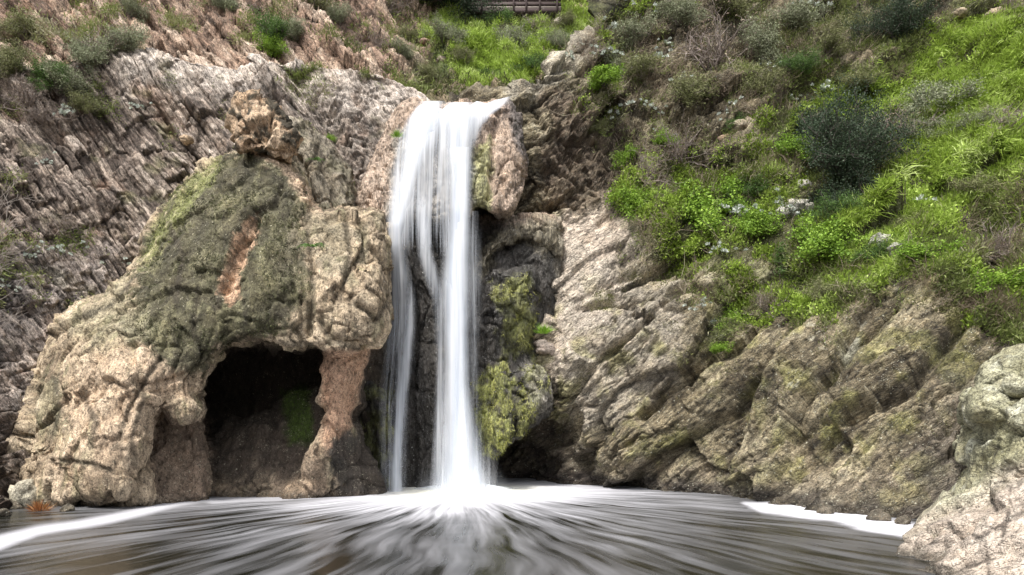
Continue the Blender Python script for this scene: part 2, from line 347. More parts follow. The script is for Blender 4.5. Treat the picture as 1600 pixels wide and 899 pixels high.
def left_disp(P, px, py):
    d, (a, b, e1, e2) = _l1(P, px, py); q, (a2, b2, e3, e4) = _l2(P, px, py); r_, (a3, b3, e5, e6) = _l3(P, px, py)
    m = sstep(-.1, .15, fbm(P, .5, 3, 61)); k = blob(P, px, py, [(470, 100), (580, 100), (700, 150), (640, 260), (560, 300), (520, 180)], 20, 25, 62)
    sm = .45 + .55 * sstep(-.15, .15, fbm(P, .55, 3, 65))
    d = .72 * sm * lerp(lerp(d, q + .4 * d, m), r_ + .3 * d, k) + .16 * terr(fbm(P, .9, 4, 63), 5, .75) + .03 * fbm(P, 5, 3, 64, .6)
    return d, (lerp(lerp(a, a2, m), a3, k), lerp(lerp(b, b2, m), b3, k), lerp(lerp(e1, e3, m), e5, k), lerp(lerp(e2, e4, m), e6, k))
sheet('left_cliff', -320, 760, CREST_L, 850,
      [(-300, 60, 19), (-300, 400, 15), (-300, 840, 11), (0, 790, 17.6), (0, 700, 18.6), (0, 550, 19.6), (0, 400, 20.6), (0, 250, 22), (0, 100, 23.6), (150, 90, 25), (200, 300, 24), (200, 500, 22.8), (150, 780, 21), (300, 110, 26),
       (420, 110, 26.8), (400, 250, 25.6), (400, 500, 24.8), (430, 800, 25), (550, 130, 27.5), (530, 230, 26.3), (560, 330, 25.6), (600, 500, 26), (680, 165, 28.5), (720, 400, 26.8), (720, 840, 26.5)],
      left_disp, paint_left, M_left, step=1.7,
      feat=[('ridge', [(405, 105), (430, 150), (480, 210), (530, 280), (548, 320)], 18, .55), ('crack', [(460, 110), (500, 180), (560, 300)], 16, .35),
            ('bump', 230, 120, 60, 30, 20, .4), ('crack', [(0, 130), (60, 200), (90, 210)], 16, .4), ('ridge', [(300, 170), (420, 300)], 14, .3)])

# --- right cliff with its planted slope
RIDGE = [(700, 165), (770, 158), (800, 151), (850, 122), (885, 92), (910, 62), (935, 40), (955, -20), (985, -120), (1010, -230), (1060, -260), (1900, -260)]
GREEN = [[(960, 300), (1010, 250), (1100, 240), (1160, 260), (1200, 180), (1290, 110), (1400, 110), (1460, 50), (1530, -30), (1900, -200), (1900, 420), (1640, 360), (1600, 400), (1520, 470), (1480, 440), (1400, 430), (1300, 500), (1240, 490), (1170, 500), (1080, 420), (990, 370)],
         [(1510, 440), (1600, 380), (1900, 330), (1900, 520), (1600, 480), (1530, 500)], [(900, 155), (960, 150), (960, 172), (910, 176)], [(935, 60), (1100, -20), (1130, -250), (1000, -250)], [(1110, 480), (1180, 470), (1150, 510), (1110, 552)]]
BARE = [[(1000, 0), (1240, -30), (1500, -60), (1420, 100), (1200, 180), (1150, 180), (1020, 200), (960, 120)], [(1245, 150), (1400, 170), (1390, 260), (1340, 330), (1250, 300)], [(1500, 300), (1620, 280), (1620, 370), (1560, 400), (1500, 380)], [(1190, 400), (1360, 360), (1370, 430), (1260, 450)]]
PALE = [(850, 400), (900, 330), (1010, 290), (1010, 350), (960, 410), (960, 480), (900, 560), (860, 600), (850, 560)]
def greenm(P, px, py):
    g = np.zeros(px.shape)
    for i, p in enumerate(GREEN): g = np.maximum(g, blob(P, px, py, p, 14, 32, 30 + i, .9))
    for i, p in enumerate(BARE): g *= 1 - .65 * blob(P, px, py, p, 20, 30, 40 + i, .9)
    return g
def paint_right(P, px, py, aux, N):
    a, b, e1, e2 = aux
    v = .5 + 1.1 * fbm(P, .5, 6, 18, .6) + .3 * (a - .5) + .5 * (b - .5) - .3 * np.exp(-(e1 / .03) ** 2) - .2 * np.exp(-(e2 / .02) ** 2)  # darkening along the bed joints puts crevice shade into the colour
    col = pick(v, [(.045, .035, .022), (.15, .125, .08), (.29, .245, .16), (.42, .37, .255), (.58, .52, .40)])
    col = over(col, blob(P, px, py, PALE, 18, 28, 1), (.68, .57, .47), .9)
    col = over(col, blob(P, px, py, [(840, 400), (1000, 380), (1060, 480), (1040, 560), (960, 660), (880, 640)], 30, 40, 2), (.46, .41, .34), .65)
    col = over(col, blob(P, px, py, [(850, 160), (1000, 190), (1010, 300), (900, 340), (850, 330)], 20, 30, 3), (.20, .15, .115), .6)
    col = over(col, sstep(0, .3, fbm(P, 1.1, 5, 43)) * sstep(380, 520, py), (.31, .30, .11), .55)
    col = over(col, sstep(.05, .3, fbm(P, .9, 5, 53)) * sstep(380, 480, py) * sstep(1000, 1200, px), (.15, .15, .055), .5)
    col = over(col, blob(P, px, py, [(900, 780), (930, 700), (1100, 730), (1300, 720), (1440, 760), (1500, 860), (900, 860)], 25, 40, 4), (.30, .25, .19), .4)
    col = over(col, blob(P, px, py, [(1440, 640), (1520, 560), (1620, 500), (1620, 760), (1420, 820)], 25, 30, 5), (.19, .165, .14), .6)
    col = over(col, sstep(.2, .35, fbm(P, 1.6, 4, 63)) * blob(P, px, py, [(1300, 480), (1500, 420), (1520, 500), (1300, 620), (1150, 650)], 20, 30, 6), (.55, .54, .44), .55)
    soil = pick(v, [(.05, .04, .025), (.10, .08, .05), (.15, .13, .07)])
    top = sstep(420, 330, py + 40 * fbm(P, .6, 3, 71) - .0 * px) * sstep(880, 1000, px)
    col = lerp(col, soil, (top * .55)[:, None])
    col = over(col, blob(P, px, py, [(790, 145), (850, 100), (900, 60), (935, 30), (950, 50), (920, 95), (860, 140), (800, 175)], 6, 12, 9, 2), (.5, .46, .38), .5)
    g = greenm(P, px, py)
    col = over(col, g, (.09, .11, .03), .65)
    col = over(col, sstep(.5, .2, P[:, 2] + .35 * fbm(P, 1.1, 4, 19)), (.05, .042, .035), .85)
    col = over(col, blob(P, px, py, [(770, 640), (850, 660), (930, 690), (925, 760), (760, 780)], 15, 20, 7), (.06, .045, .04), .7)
    return col
_rd, _bd = rock_disp(38, .22, .62, .95, .12, .6, 41, .09, .3), bed_disp(38, .42, 1.5, .2, .13, .5, .1, 0, 45, .3, .12)
_bd2 = bed_disp(-50, .3, .9, .3, .12, .4, .12, 0, 47, .2, .1)
def right_disp(P, px, py):
    d, (a, b, e1, e2) = _rd(P, px, py); q, (c, g, e3, e4) = _bd(P, px, py); q2, (c2, g2, e5, e6) = _bd2(P, px, py)
    m = blob(P, px, py, [(860, 180), (1020, 200), (1100, 150), (1110, 250), (960, 300), (860, 330)], 20, 30, 8)
    sl = blob(P, px, py, PALE, 18, 20, 1); lo = sstep(430, 560, py + .25 * (px - 900)) * sstep(950, 1100, px)
    d = d * (1 - .7 * sl) * (1 - .35 * lo); q = q * (1 - .75 * sl) * (1 - .65 * lo)
    d = d + .4 * terr(fbm(rotv(P, 38, (.7, 1, 1.5)), .8, 5, 67, .55), 5, .72) * (1 - .7 * sl) + .05 * fbm(P, 9, 3, 68, .6) * lo
    sm = .35 + .65 * sstep(-.12, .12, fbm(P, .45, 4, 66)); q = q * sm; g = g * sm
    return d * (1 - .5 * m) + q * .8 * (1 - m) + q2 * m + .02 * fbm(P, 6, 3, 49, .6), (lerp(a, c2, m), .5 * b + .5 * g, e3, e4)
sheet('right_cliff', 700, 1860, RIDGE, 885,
      [(700, 180, 26.5), (700, 500, 26.5), (700, 800, 26.5), (790, 165, 25.2), (830, 250, 24.6), (800, 400, 25), (850, 420, 23.8), (860, 560, 23.4), (880, 640, 23.2), (830, 700, 26.2), (780, 740, 26.5), (900, 700, 24.0), (935, 720, 22.6), (900, 770, 24.2), (1000, 765, 21.9), (1130, 775, 20.2),
       (1200, 790, 18.2), (1430, 815, 15.3), (1600, 850, 13.9), (1850, 870, 12), (1500, 700, 16), (1600, 600, 16.2), (1600, 420, 18.2), (1600, 300, 19.8), (1600, 100, 23.6), (1600, 0, 26), (1600, -230, 33), (1850, 0, 23), (1850, 400, 16), (1850, 600, 14),
       (1000, 600, 22.2), (1200, 600, 19.9), (1400, 620, 17.4), (1000, 450, 23.1), (1200, 470, 21.2), (1400, 450, 19), (1000, 330, 24.6), (1200, 300, 23.8), (1400, 300, 21.8), (1000, 150, 27), (1200, 150, 26.8), (1400, 150, 25), (1000, 0, 29.5), (1200, 0, 29.6), (1400, 0, 28),
       (1000, -200, 34), (1300, -230, 35), (900, 110, 26.8), (850, 135, 26), (900, 200, 25.6), (920, 400, 23.8)],
      right_disp, paint_right, M_right, step=2.0,
      wetf=lambda P, x, y: sstep(.3, .1, P[:, 2]), feat=[('crack', [(880, 640), (940, 560), (1010, 510), (1060, 450)], 5, .35), ('crack', [(1000, 760), (1060, 690), (1150, 640), (1210, 560)], 5, .25), ('crack', [(1180, 790), (1290, 690), (1360, 640)], 6, .3), ('crack', [(1240, 640), (1330, 540), (1400, 480)], 5, .3), ('crack', [(900, 480), (960, 470), (1080, 450), (1180, 500)], 6, .35), ('crack', [(1120, 535), (1060, 590), (1000, 650)], 9, .7), ('ridge', [(1110, 560), (1050, 620)], 16, .22), ('crack', [(1560, 400), (1500, 510), (1420, 620), (1330, 660)], 10, .45), ('ridge', [(1480, 450), (1380, 560), (1260, 640)], 45, .45),
            ('ridge', [(1300, 640), (1380, 640), (1500, 620)], 30, .2), ('crack', [(1470, 690), (1530, 640)], 8, .35), ('bump', 1440, 600, 60, 40, -30, .3), ('crack', [(860, 260), (850, 330), (870, 420)], 12, .4), ('crack', [(900, 470), (960, 430), (1060, 400)], 8, .25),
            ('crack', [(1000, 300), (1060, 285), (940, 350)], 8, .25), ('bump', 960, 520, 90, 30, -35, .3), ('bump', 1200, 560, 110, 45, -30, .4), ('bump', 1320, 310, 60, 50, 0, -.5), ('bump', 980, 690, 60, 50, 0, .35), ('bump', 1120, 690, 90, 40, -10, -.3), ('bump', 1550, 350, 60, 30, 0, -.5)])

# ------------------------------------------------------------------ solid rock bodies from distance fields
class Body:
    """a solid whose outline is seen as `poly`, whose front lies at `front` and which goes back to `back`"""
    def __init__(s, poly, front, back, rad, radpts=None, res=3, jag=3, seed=0):
        p = np.asarray(poly, float); s.x0, s.y0 = p.min(0) - 120; x1, y1 = p.max(0) + 120; s.res = res
        gx, gy = np.meshgrid(np.arange(s.x0, x1, res), np.arange(s.y0, y1, res)); s.sh = gx.shape
        G = np.stack([gx.ravel() / 22, gy.ravel() / 22, gx.ravel() * 0], 1)
        s.d = polyd(gx, gy, p) + (jag * fbm(G, 1, 4, seed + 300)).reshape(gx.shape)
        s.f = TPS(front)(gx, gy); s.r = TPS(radpts, .1)(gx, gy).clip(.08, 3) if radpts else np.full(gx.shape, rad); s.back = back
    def s_(s, m, i, j, u, v): return (m[i, j] * (1 - u) + m[i, j + 1] * u) * (1 - v) + (m[i + 1, j] * (1 - u) + m[i + 1, j + 1] * u) * v
    def field(s, px, py, Y):
        x = np.clip((px - s.x0) / s.res, 0, s.sh[1] - 1.001); y = np.clip((py - s.y0) / s.res, 0, s.sh[0] - 1.001)
        j = x.astype(int); i = y.astype(int); u = x - j; v = y - i
        d = s.s_(s.d, i, j, u, v) * Y / F; r = s.s_(s.r, i, j, u, v); fr = s.s_(s.f, i, j, u, v)
        q = np.clip(d / r, 0, 1); rd = r * (1 - np.sqrt(np.clip(1 - (1 - q) ** 2, 0, 1)))
        g = np.maximum(fr + rd - Y, Y - (s.back - rd * .5))
        return np.maximum(g, -d)
def smin(a, b, k=.18):
    h = np.clip(.5 + .5 * (b - a) / k, 0, 1); return b * (1 - h) + a * h - k * h * (1 - h)
def nets(lo, hi, vox, fn):
    ax = [np.arange(lo[i], hi[i] + vox, vox) for i in range(3)]; nx, ny, nz = map(len, ax)
    D = np.empty((nx, ny, nz), f32)
    for i in range(0, nx, 16):
        X, Yg, Z = np.meshgrid(ax[0][i:i + 16], ax[1], ax[2], indexing='ij')
        D[i:i + 16] = fn(X, Yg, Z)
    D[0] = D[-1] = 1; D[:, 0] = D[:, -1] = 1; D[:, :, 0] = D[:, :, -1] = 1
    s = D < 0; cnt = np.zeros((nx - 1, ny - 1, nz - 1), np.int8)
    for a in (0, 1):
        for b in (0, 1):
            for c in (0, 1): cnt += s[a:nx - 1 + a, b:ny - 1 + b, c:nz - 1 + c]
    act = (cnt > 0) & (cnt < 8); idx = np.full(act.shape, -1, np.int64); cells = np.argwhere(act); idx[act] = np.arange(len(cells))
    acc = np.zeros((len(cells), 3)); n = np.zeros(len(cells)); cv = {}
    for a in (0, 1):
        for b in (0, 1):
            for c in (0, 1): cv[a, b, c] = D[cells[:, 0] + a, cells[:, 1] + b, cells[:, 2] + c]
    for p in cv:
        for k in range(3):
            if p[k]: continue
            q = list(p); q[k] = 1; q = tuple(q); A, B = cv[p], cv[q]; m = (A < 0) != (B < 0); t = np.where(m, A / np.where(A == B, 1, A - B), 0)
            pos = np.repeat(np.array(p, float)[None], len(cells), 0); pos[:, k] = t; acc += pos * m[:, None]; n += m
    V = (cells + acc / n[:, None]) * vox + np.array(lo)
    Q = []
    for k in range(3):
        sl0 = [slice(1, -1)] * 3; sl0[k] = slice(0, -1); sl1 = [slice(1, -1)] * 3; sl1[k] = slice(1, None)
        e = s[tuple(sl0)] != s[tuple(sl1)]; pos = np.argwhere(e) + 1; pos[:, k] -= 1
        u, v = [(1, 2), (2, 0), (0, 1)][k]; eu = np.zeros(3, int); eu[u] = 1; ev = np.zeros(3, int); ev[v] = 1
        g = lambda p: idx[p[:, 0], p[:, 1], p[:, 2]]
        q = np.stack([g(pos - eu - ev), g(pos - ev), g(pos), g(pos - eu)], 1)
        fl = s[tuple(sl0)][e]; q[~fl] = q[~fl][:, ::-1]; Q.append(q)
    Q = np.concatenate(Q); return V, Q[(Q >= 0).all(1)]
def vnorm(V, Q):
    a, b, c, d = (V[Q[:, i]] for i in range(4)); n = np.cross(c - a, d - b); N = np.zeros_like(V)
    for i in range(4): np.add.at(N, Q[:, i], n)
    return N / (np.linalg.norm(N, axis=1, keepdims=True) + 1e-9)
def relax(V, Q, it=1):
    for _ in range(it):
        S = np.zeros_like(V); n = np.zeros(len(V))
        for i in range(4):
            j = (i + 1) % 4
            np.add.at(S, Q[:, i], V[Q[:, j]]); np.add.at(n, Q[:, i], 1); np.add.at(S, Q[:, j], V[Q[:, i]]); np.add.at(n, Q[:, j], 1)
        V = V * .4 + .6 * S / np.maximum(n, 1)[:, None]
    return V
def subdiv(V, Q):
    """split every quad in four"""
    m = len(Q); E = np.concatenate([np.sort(Q[:, [i, (i + 1) % 4]], 1) for i in range(4)]); key = E[:, 0].astype(np.int64) * (len(V) + 1) + E[:, 1]
    u, first, inv = np.unique(key, return_index=True, return_inverse=True); inv = inv.ravel(); em = V[E[first]].mean(1); n = len(V)
    fc = V[Q].mean(1); e = [n + inv[i * m:(i + 1) * m] for i in range(4)]; c = n + len(u) + np.arange(m)
    Q2 = np.concatenate([np.stack([Q[:, i], e[i], c, e[i - 1]], 1) for i in range(4)])
    return np.concatenate([V, em, fc]), Q2
BD = {}
def solid(name, bodies, lo, hi, vox, disp, paint, mat, feat=(), wetf=None, k=.18, sub=1, warp=.0, parent=None):
    def fn(X, Yg, Z):
        Ys = np.maximum(Yg, 1); px = 800 + F * X / Ys; py = HZ - F * (Z - EYE) / Ys; g = None
        for b in bodies:
            q = b.field(px, py, Ys); g = q if g is None else smin(g, q, k)
        return g
    V, Q = nets(lo, hi, vox, fn); V = relax(V, Q, 2)
    for _ in range(sub):
        V, Q = subdiv(V, Q); V = relax(V, Q, 1)
    N = vnorm(V, Q); px, py = proj(V); d, aux = disp(V, px, py)
    d = d + feats(px, py, feat) * sstep(.1, -.4, N[:, 1]) * 1.0
    V = V + N * d[:, None]; px, py = proj(V); N = vnorm(V, Q)
    col = paint(V, px, py, aux, N)
    BD[name] = (V, N, px, py)
    return mesh(name, V, Q, mat, col=np.clip(col, .01, .9), attrs={'wet': wetf(V, px, py) if wetf else np.zeros(len(V))}, parent=parent)
def tufa_disp(P, px, py, seed=0, lump=.055, fine=.02):
    W = np.stack([fbm(P, 1.1, 3, 150), fbm(P, 1.1, 3, 160), fbm(P, 1.1, 3, 170)], 1) * .35
    f1, f2, a, t = worley((P + W) * np.array([1.5, 1.5, 1.1]), seed + 3); g1, g2, b, u = worley((P + W) * np.array([4.2, 4, 3.4]), seed + 4)
    d = .3 * fbm(P, .45, 3, seed + 5) + lump * 2.6 * t + lump * 1.5 * (a - .5) + fine * 2 * u + fine * 1.3 * (b - .5) + .05 * fbm(P, 3.4, 5, seed + 6, .6)
    flow = fbm(P * np.array([2.4, 2.4, .38]) + .5 * fbm(P, .8, 2, 77)[:, None], 1, 5, seed + 8, .58); d += .13 * flow
    d -= .10 * np.exp(-((f2 - f1) / .07) ** 2) * sstep(0, .3, fbm(P, .6, 2, 9) + .1)
    pits = fbm(P, 5.5, 3, seed + 12); d -= .07 * sstep(.2, .4, pits) * sstep(-.2, .2, fbm(P, .8, 2, seed + 13))
    d += .24 * terr(fbm(P * np.array([1.5, 1.5, .7]), .55, 5, seed + 14, .55), 4, .78) + .03 * fbm(P, 8, 3, seed + 15, .6)
    return d, (a, b, f2 - f1, flow)

# --- the travertine mound with its cave
MO = [(395, 226), (440, 243), (470, 278), (490, 325), (520, 330), (560, 328), (595, 335), (606, 375), (603, 440), (601, 505), (590, 530), (565, 545), (520, 552), (500, 545), (460, 540), (400, 533), (360, 540), (335, 562), (318, 588), (308, 612), (320, 640),
      (310, 660), (285, 664), (262, 646), (258, 628), (242, 655), (236, 690), (216, 722), (204, 738), (196, 762), (178, 778), (140, 776), (112, 758), (96, 760), (70, 745), (48, 730), (40, 700), (50, 620), (65, 560), (90, 510), (130, 475), (190, 440), (215, 400), (235, 350), (280, 300), (330, 255), (360, 235)]
b1 = Body(MO, [(150, 810, 16.6), (80, 760, 17.6), (40, 770, 18.6), (50, 650, 18.8), (110, 650, 17.7), (200, 680, 17.0), (200, 600, 17.4), (230, 740, 17.4), (200, 500, 18.1), (100, 530, 18.9), (280, 590, 17.9), (290, 650, 18.3), (300, 420, 18.9), (390, 250, 20.3), (400, 450, 18.4), (340, 535, 18.2), (450, 520, 18.4),
               (485, 450, 18.7), (490, 360, 19.1), (540, 420, 18.7), (560, 510, 18.6), (600, 430, 19.3), (550, 335, 19.8), (130, 480, 19.2), (240, 350, 20)], 25.2, 1.2,
          radpts=[(100, 500, 1.6), (50, 700, 1.0), (150, 800, .6), (230, 700, .35), (280, 650, .35), (330, 560, .25), (400, 533, .2), (500, 545, .25), (570, 545, .5), (605, 450, .8), (540, 330, .8), (480, 300, .7), (395, 230, 1.2), (240, 350, 1.6), (300, 450, 1.6)], seed=1)
b2 = Body([(490, 530), (588, 530), (584, 556), (574, 572), (578, 592), (564, 608), (570, 632), (558, 650), (566, 690), (584, 722), (598, 760), (600, 800), (440, 800), (452, 770), (478, 750), (474, 730), (484, 700), (500, 672), (510, 640), (498, 625), (506, 596), (500, 575), (506, 556)],
          [(540, 540, 19.3), (535, 600, 19.5), (525, 650, 19.5), (520, 700, 19.4), (490, 760, 19.6), (570, 760, 20.2), (590, 700, 20.6)], 22.5, .4, jag=14, seed=2)
b3 = Body([(150, 830), (215, 700), (235, 640), (262, 615), (300, 630), (318, 650), (324, 700), (330, 830)], [(240, 700, 19.3), (300, 680, 19.0), (300, 780, 18.7), (220, 780, 18.2), (325, 720, 19.4), (200, 800, 17.8), (250, 680, 19.0), (270, 740, 18.5)], 25, .35, seed=3)
b4 = Body([(300, 700), (360, 660), (430, 645), (470, 610), (520, 600), (560, 830), (300, 830)], [(330, 780, 19.8), (400, 780, 20.0), (400, 690, 21), (480, 640, 21.2), (500, 780, 20.0), (350, 700, 20.8)], 25.2, .5, seed=4)
b5 = Body([(120, 470), (620, 420), (640, 850), (150, 850)], [(300, 500, 23.6), (500, 500, 23.6), (300, 800, 24.0), (500, 800, 24.0)], 25.3, .3, seed=5)
b6 = Body([(550, 480), (605, 470), (610, 850), (575, 850), (575, 700), (552, 600)], [(600, 550, 23.0), (560, 700, 22.4), (590, 800, 22.6)], 25.3, .3, seed=6)
b7 = Body([(36, 700), (60, 690), (85, 720), (100, 700), (120, 730), (125, 775), (100, 800), (50, 800), (30, 770)], [(60, 720, 18.0), (100, 740, 17.6), (80, 780, 17.7)], 19.5, .35, seed=7)
DOME = [(400, 228), (450, 260), (470, 300), (485, 420), (470, 480), (440, 520), (350, 540), (310, 580), (270, 590), (225, 555), (195, 520), (200, 460), (225, 400), (245, 350), (290, 290), (350, 240)]
SCAR = [(404, 335), (400, 370), (385, 400), (372, 440), (375, 465), (358, 478), (350, 460), (340, 455), (350, 420), (368, 370), (385, 345)]
def mound_disp(P, x, y):
    d, aux = tufa_disp(P, x, y, 0); W = np.stack([fbm(P, .9, 3, 350), fbm(P, .9, 3, 360), fbm(P, .9, 3, 370)], 1) * .3
    f1_, f2_, a, t_ = worley((P + W) * np.array([.55, .5, .42]), 71); g1_, g2_, b, u_ = worley((P + W) * np.array([1.3, 1.2, .8]), 72)
    k_ = (1 - .65 * blob(P, x, y, DOME, 25, 10, 51, 1.3)) * (1 - .8 * blob(P, x, y, [(480, 540), (600, 540), (620, 800), (430, 800)], 12, 6, 52)); return .75 * d + k_ * (.42 * t_ + .12 * (a - .5) + .16 * u_ + .05 * (b - .5)) - .05 * np.exp(-((f2_ - f1_) / .03) ** 2), aux
MCR = [[(478, 335), (486, 400), (488, 470), (480, 520)], [(405, 330), (372, 390), (345, 455), (335, 500)], [(440, 290), (430, 320), (400, 330)], [(310, 450), (300, 520), (320, 560)], [(95, 720), (140, 725), (170, 735)], [(85, 590), (95, 640), (75, 700)], [(205, 440), (170, 480), (120, 500)], [(500, 505), (520, 535), (560, 545)], [(560, 480), (590, 500), (600, 480)], [(250, 560), (200, 640), (180, 700)], [(540, 350), (548, 400), (535, 450)], [(230, 600), (205, 690), (212, 730)], [(130, 620), (150, 660), (140, 700)], [(255, 330), (285, 400), (275, 470)], [(520, 250), (560, 300)]]
def paint_mound(P, px, py, aux, N):
    a, b, e, flow = aux
    v = .48 + .8 * fbm(P, .6, 6, 81, .6) + .25 * (a - .5) + .2 * (b - .5) + .6 * flow - .5 * np.exp(-(e / .05) ** 2)  # last term paints shade and dirt into the cracks
    col = pick(v, [(.15, .115, .08), (.33, .26, .18), (.52, .42, .30), (.70, .58, .43)])
    col = over(col, blob(P, px, py, [(130, 560), (250, 520), (290, 600), (200, 720), (90, 760), (90, 620)], 35, 40, 50), (.60, .45, .32), .6)
    m = blob(P, px, py, DOME, 10, 26, 51, 1.3)
    moss = pick(.42 + .8 * fbm(P, 1.1, 6, 84, .65) + .6 * flow, [(.025, .025, .016), (.05, .05, .028), (.095, .093, .05), (.21, .2, .12)])
    col = lerp(col, moss, (m * .92)[:, None])
    col = over(col, sstep(-.05, .25, fbm(P * np.array([2, 2, .6]), .7, 5, 88)) * blob(P, px, py, [(480, 320), (500, 560), (440, 540), (440, 330)], 18, 20, 52), (.16, .14, .10), .8)
    col = over(col, sstep(-.02, .2, fbm(P * np.array([2, 2, .6]), .6, 5, 87)) * blob(P, px, py, [(470, 320), (600, 330), (600, 400), (520, 480), (480, 540)], 25, 30, 68), (.21, .185, .125), .75)
    col = over(col, blob(P, px, py, [(90, 500), (190, 440), (230, 520), (140, 560)], 20, 26, 69), (.30, .27, .18), .7)
    col = over(col, sstep(.05, .3, fbm(P * np.array([2, 2, .6]), 1, 5, 89)) * .6, (.24, .225, .13))
    col = over(col, blob(P, px, py, [(270, 300), (350, 240), (330, 280), (240, 400), (215, 420)], 10, 14, 53, 1.5), (.25, .27, .10), .6)
    col = over(col, blob(P, px, py, SCAR, 4, 9, 54, 2.5), (.55, .36, .24), .85)
    col = over(col, blob(P, px, py, [(400, 226), (430, 238), (480, 290), (500, 330), (470, 310), (440, 262), (395, 240)], 5, 6, 55, 2), (.62, .46, .33), .9)
    col = over(col, blob(P, px, py, [(495, 552), (590, 545), (560, 640), (540, 700), (560, 730), (500, 700), (505, 640)], 8, 8, 56, 2), (.44, .27, .18), .8)
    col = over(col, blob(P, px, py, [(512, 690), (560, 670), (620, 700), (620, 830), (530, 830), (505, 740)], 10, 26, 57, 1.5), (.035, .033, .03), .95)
    col = over(col, blob(P, px, py, [(430, 720), (490, 700), (515, 740), (520, 820), (430, 820)], 10, 14, 67, 2), (.23, .17, .12), .85)
    col = over(col, blob(P, px, py, [(60, 600), (90, 580), (100, 660), (60, 700)], 12, 20, 58, 2), (.22, .21, .13), .6)
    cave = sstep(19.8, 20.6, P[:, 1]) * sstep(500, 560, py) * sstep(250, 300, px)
    col = over(col, cave, (.05, .04, .032), .95)  # cave shade painted in: rock colour darkens with depth
    for pts in MCR: col = over(col, np.exp(-((polyd(px, py, pts, False) + 6 * fbm(P, 3, 3, 66)) / 4.5) ** 2) * (P[:, 1] < 20.6), (.05, .042, .03), .75)  # dirt lines along cracks, painted dark to deepen their shade
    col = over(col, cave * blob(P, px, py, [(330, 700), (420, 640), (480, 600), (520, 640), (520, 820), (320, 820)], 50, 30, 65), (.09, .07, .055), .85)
    col = over(col, blob(P, px, py, [(440, 610), (480, 600), (490, 690), (450, 700)], 8, 10, 59, 2) * cave, (.06, .10, .015), .9)
    col = over(col, blob(P, px, py, [(180, 800), (225, 720), (240, 660), (262, 640), (330, 660), (330, 820)], 8, 8, 60, 2) * sstep(17.9, 18.4, P[:, 1]), (.19, .14, .105), .9)
    col = over(col, sstep(.25, .0, P[:, 2]), (.07, .055, .04), .8)
    return col
b8 = Body([(45, 720), (215, 700), (240, 740), (230, 850), (60, 850), (50, 780)], [(150, 790, 17.7), (80, 770, 18.5), (200, 790, 17.9), (120, 740, 18.0)], 22, .3, jag=8, seed=18)
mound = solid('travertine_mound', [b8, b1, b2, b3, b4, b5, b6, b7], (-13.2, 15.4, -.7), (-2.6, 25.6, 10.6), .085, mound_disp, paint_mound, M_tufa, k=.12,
      feat=[('crack', [(478, 330), (486, 400), (488, 470), (480, 520)], 5, .14), ('poly', SCAR, 4, -.16), ('crack', [(400, 330), (370, 390), (345, 450)], 5, .18), ('crack', [(440, 290), (430, 320), (400, 330)], 5, .15), ('crack', [(310, 450), (300, 520), (320, 560)], 4, .12),
            ('bump', 290, 640, 22, 22, 0, .25), ('crack', [(95, 720), (140, 725), (170, 735)], 3, .08), ('crack', [(85, 590), (95, 640), (75, 700)], 4, .1), ('crack', [(205, 440), (170, 480), (120, 500)], 6, .12),
            ('crack', [(250, 560), (200, 640), (180, 700)], 3, .08), ('crack', [(540, 350), (548, 400), (535, 450)], 3, .08), ('bump', 540, 470, 45, 60, 0, .25), ('crack', [(500, 500), (520, 530), (560, 540)], 6, .2), ('crack', [(560, 480), (590, 500), (600, 480)], 5, .2), ('crack', [(270, 480), (250, 560)], 4, .1)],
      wetf=lambda P, x, y: sstep(.3, .05, P[:, 2]))
tag(mound, 'huge tan travertine mound with dark mossy dome and a black cave mouth at the pool', 'rock formation')

# --- rock perched on the mound's peak
pb = Body([(372, 215), (368, 195), (378, 165), (392, 155), (410, 165), (428, 160), (448, 180), (460, 205), (460, 240), (450, 258), (425, 250), (395, 238), (375, 232)],
          [(385, 190, 20.2), (410, 200, 19.8), (440, 210, 19.9), (445, 245, 20.1), (455, 190, 20.4)], 21.6, .45, res=2, seed=8)
def paint_perch(P, px, py, aux, N):
    a, b, e, fl = aux; col = pick(.5 + .6 * fbm(P, 1.6, 4, 91) + .3 * (a - .5), [(.20, .13, .09), (.46, .33, .22), (.62, .49, .36)])
    return over(col, sstep(.0, .15, fbm(P, 1.8, 5, 97, .6) + sstep(400, 460, px) * sstep(230, 180, py) * .4 - .02), (.035, .032, .022), .95)
perch = solid('perched_rock', [pb], (-8.2, 19.2, 8.4), (-5.4, 22, 11.4), .04, lambda P, x, y: tufa_disp(P, x, y, 4, .13, .07), paint_perch, M_tufa, sub=0, k=.1,
      feat=[('crack', [(425, 165), (422, 200), (405, 240)], 4, .2), ('crack', [(390, 195), (410, 215)], 4, .12)])
tag(perch, 'small pitted orange and black rock perched on the peak of the mossy mound', 'rock')

# --- grey fin of rock between the mound and the falls
fb = Body([(455, 190), (480, 195), (520, 225), (545, 270), (556, 325), (540, 360), (470, 350), (462, 280), (450, 240)], [(470, 230, 22.3), (520, 260, 22.2), (540, 310, 22), (480, 320, 21.6)], 25.5, .6, seed=9)
def paint_fin(P, px, py, aux, N):
    a, b, e, fl = aux; col = pick(.5 + .6 * fbm(P, 1, 4, 101) + .3 * fl, [(.14, .12, .09), (.27, .235, .18), (.38, .33, .26)])
    return over(col, sstep(0, .25, fbm(P, 1, 4, 105)), (.16, .15, .09), .6)
fin = solid('rock_fin', [fb], (-7.6, 21, 7), (-4, 25.8, 11.6), .07, lambda P, x, y: tufa_disp(P, x, y, 6), paint_fin, M_left, feat=[('crack', [(495, 230), (520, 290), (525, 330)], 6, .35), ('crack', [(470, 250), (490, 320)], 5, .2)])
tag(fin, 'smooth grey rock fin between the mossy mound and the top of the falls', 'rock')

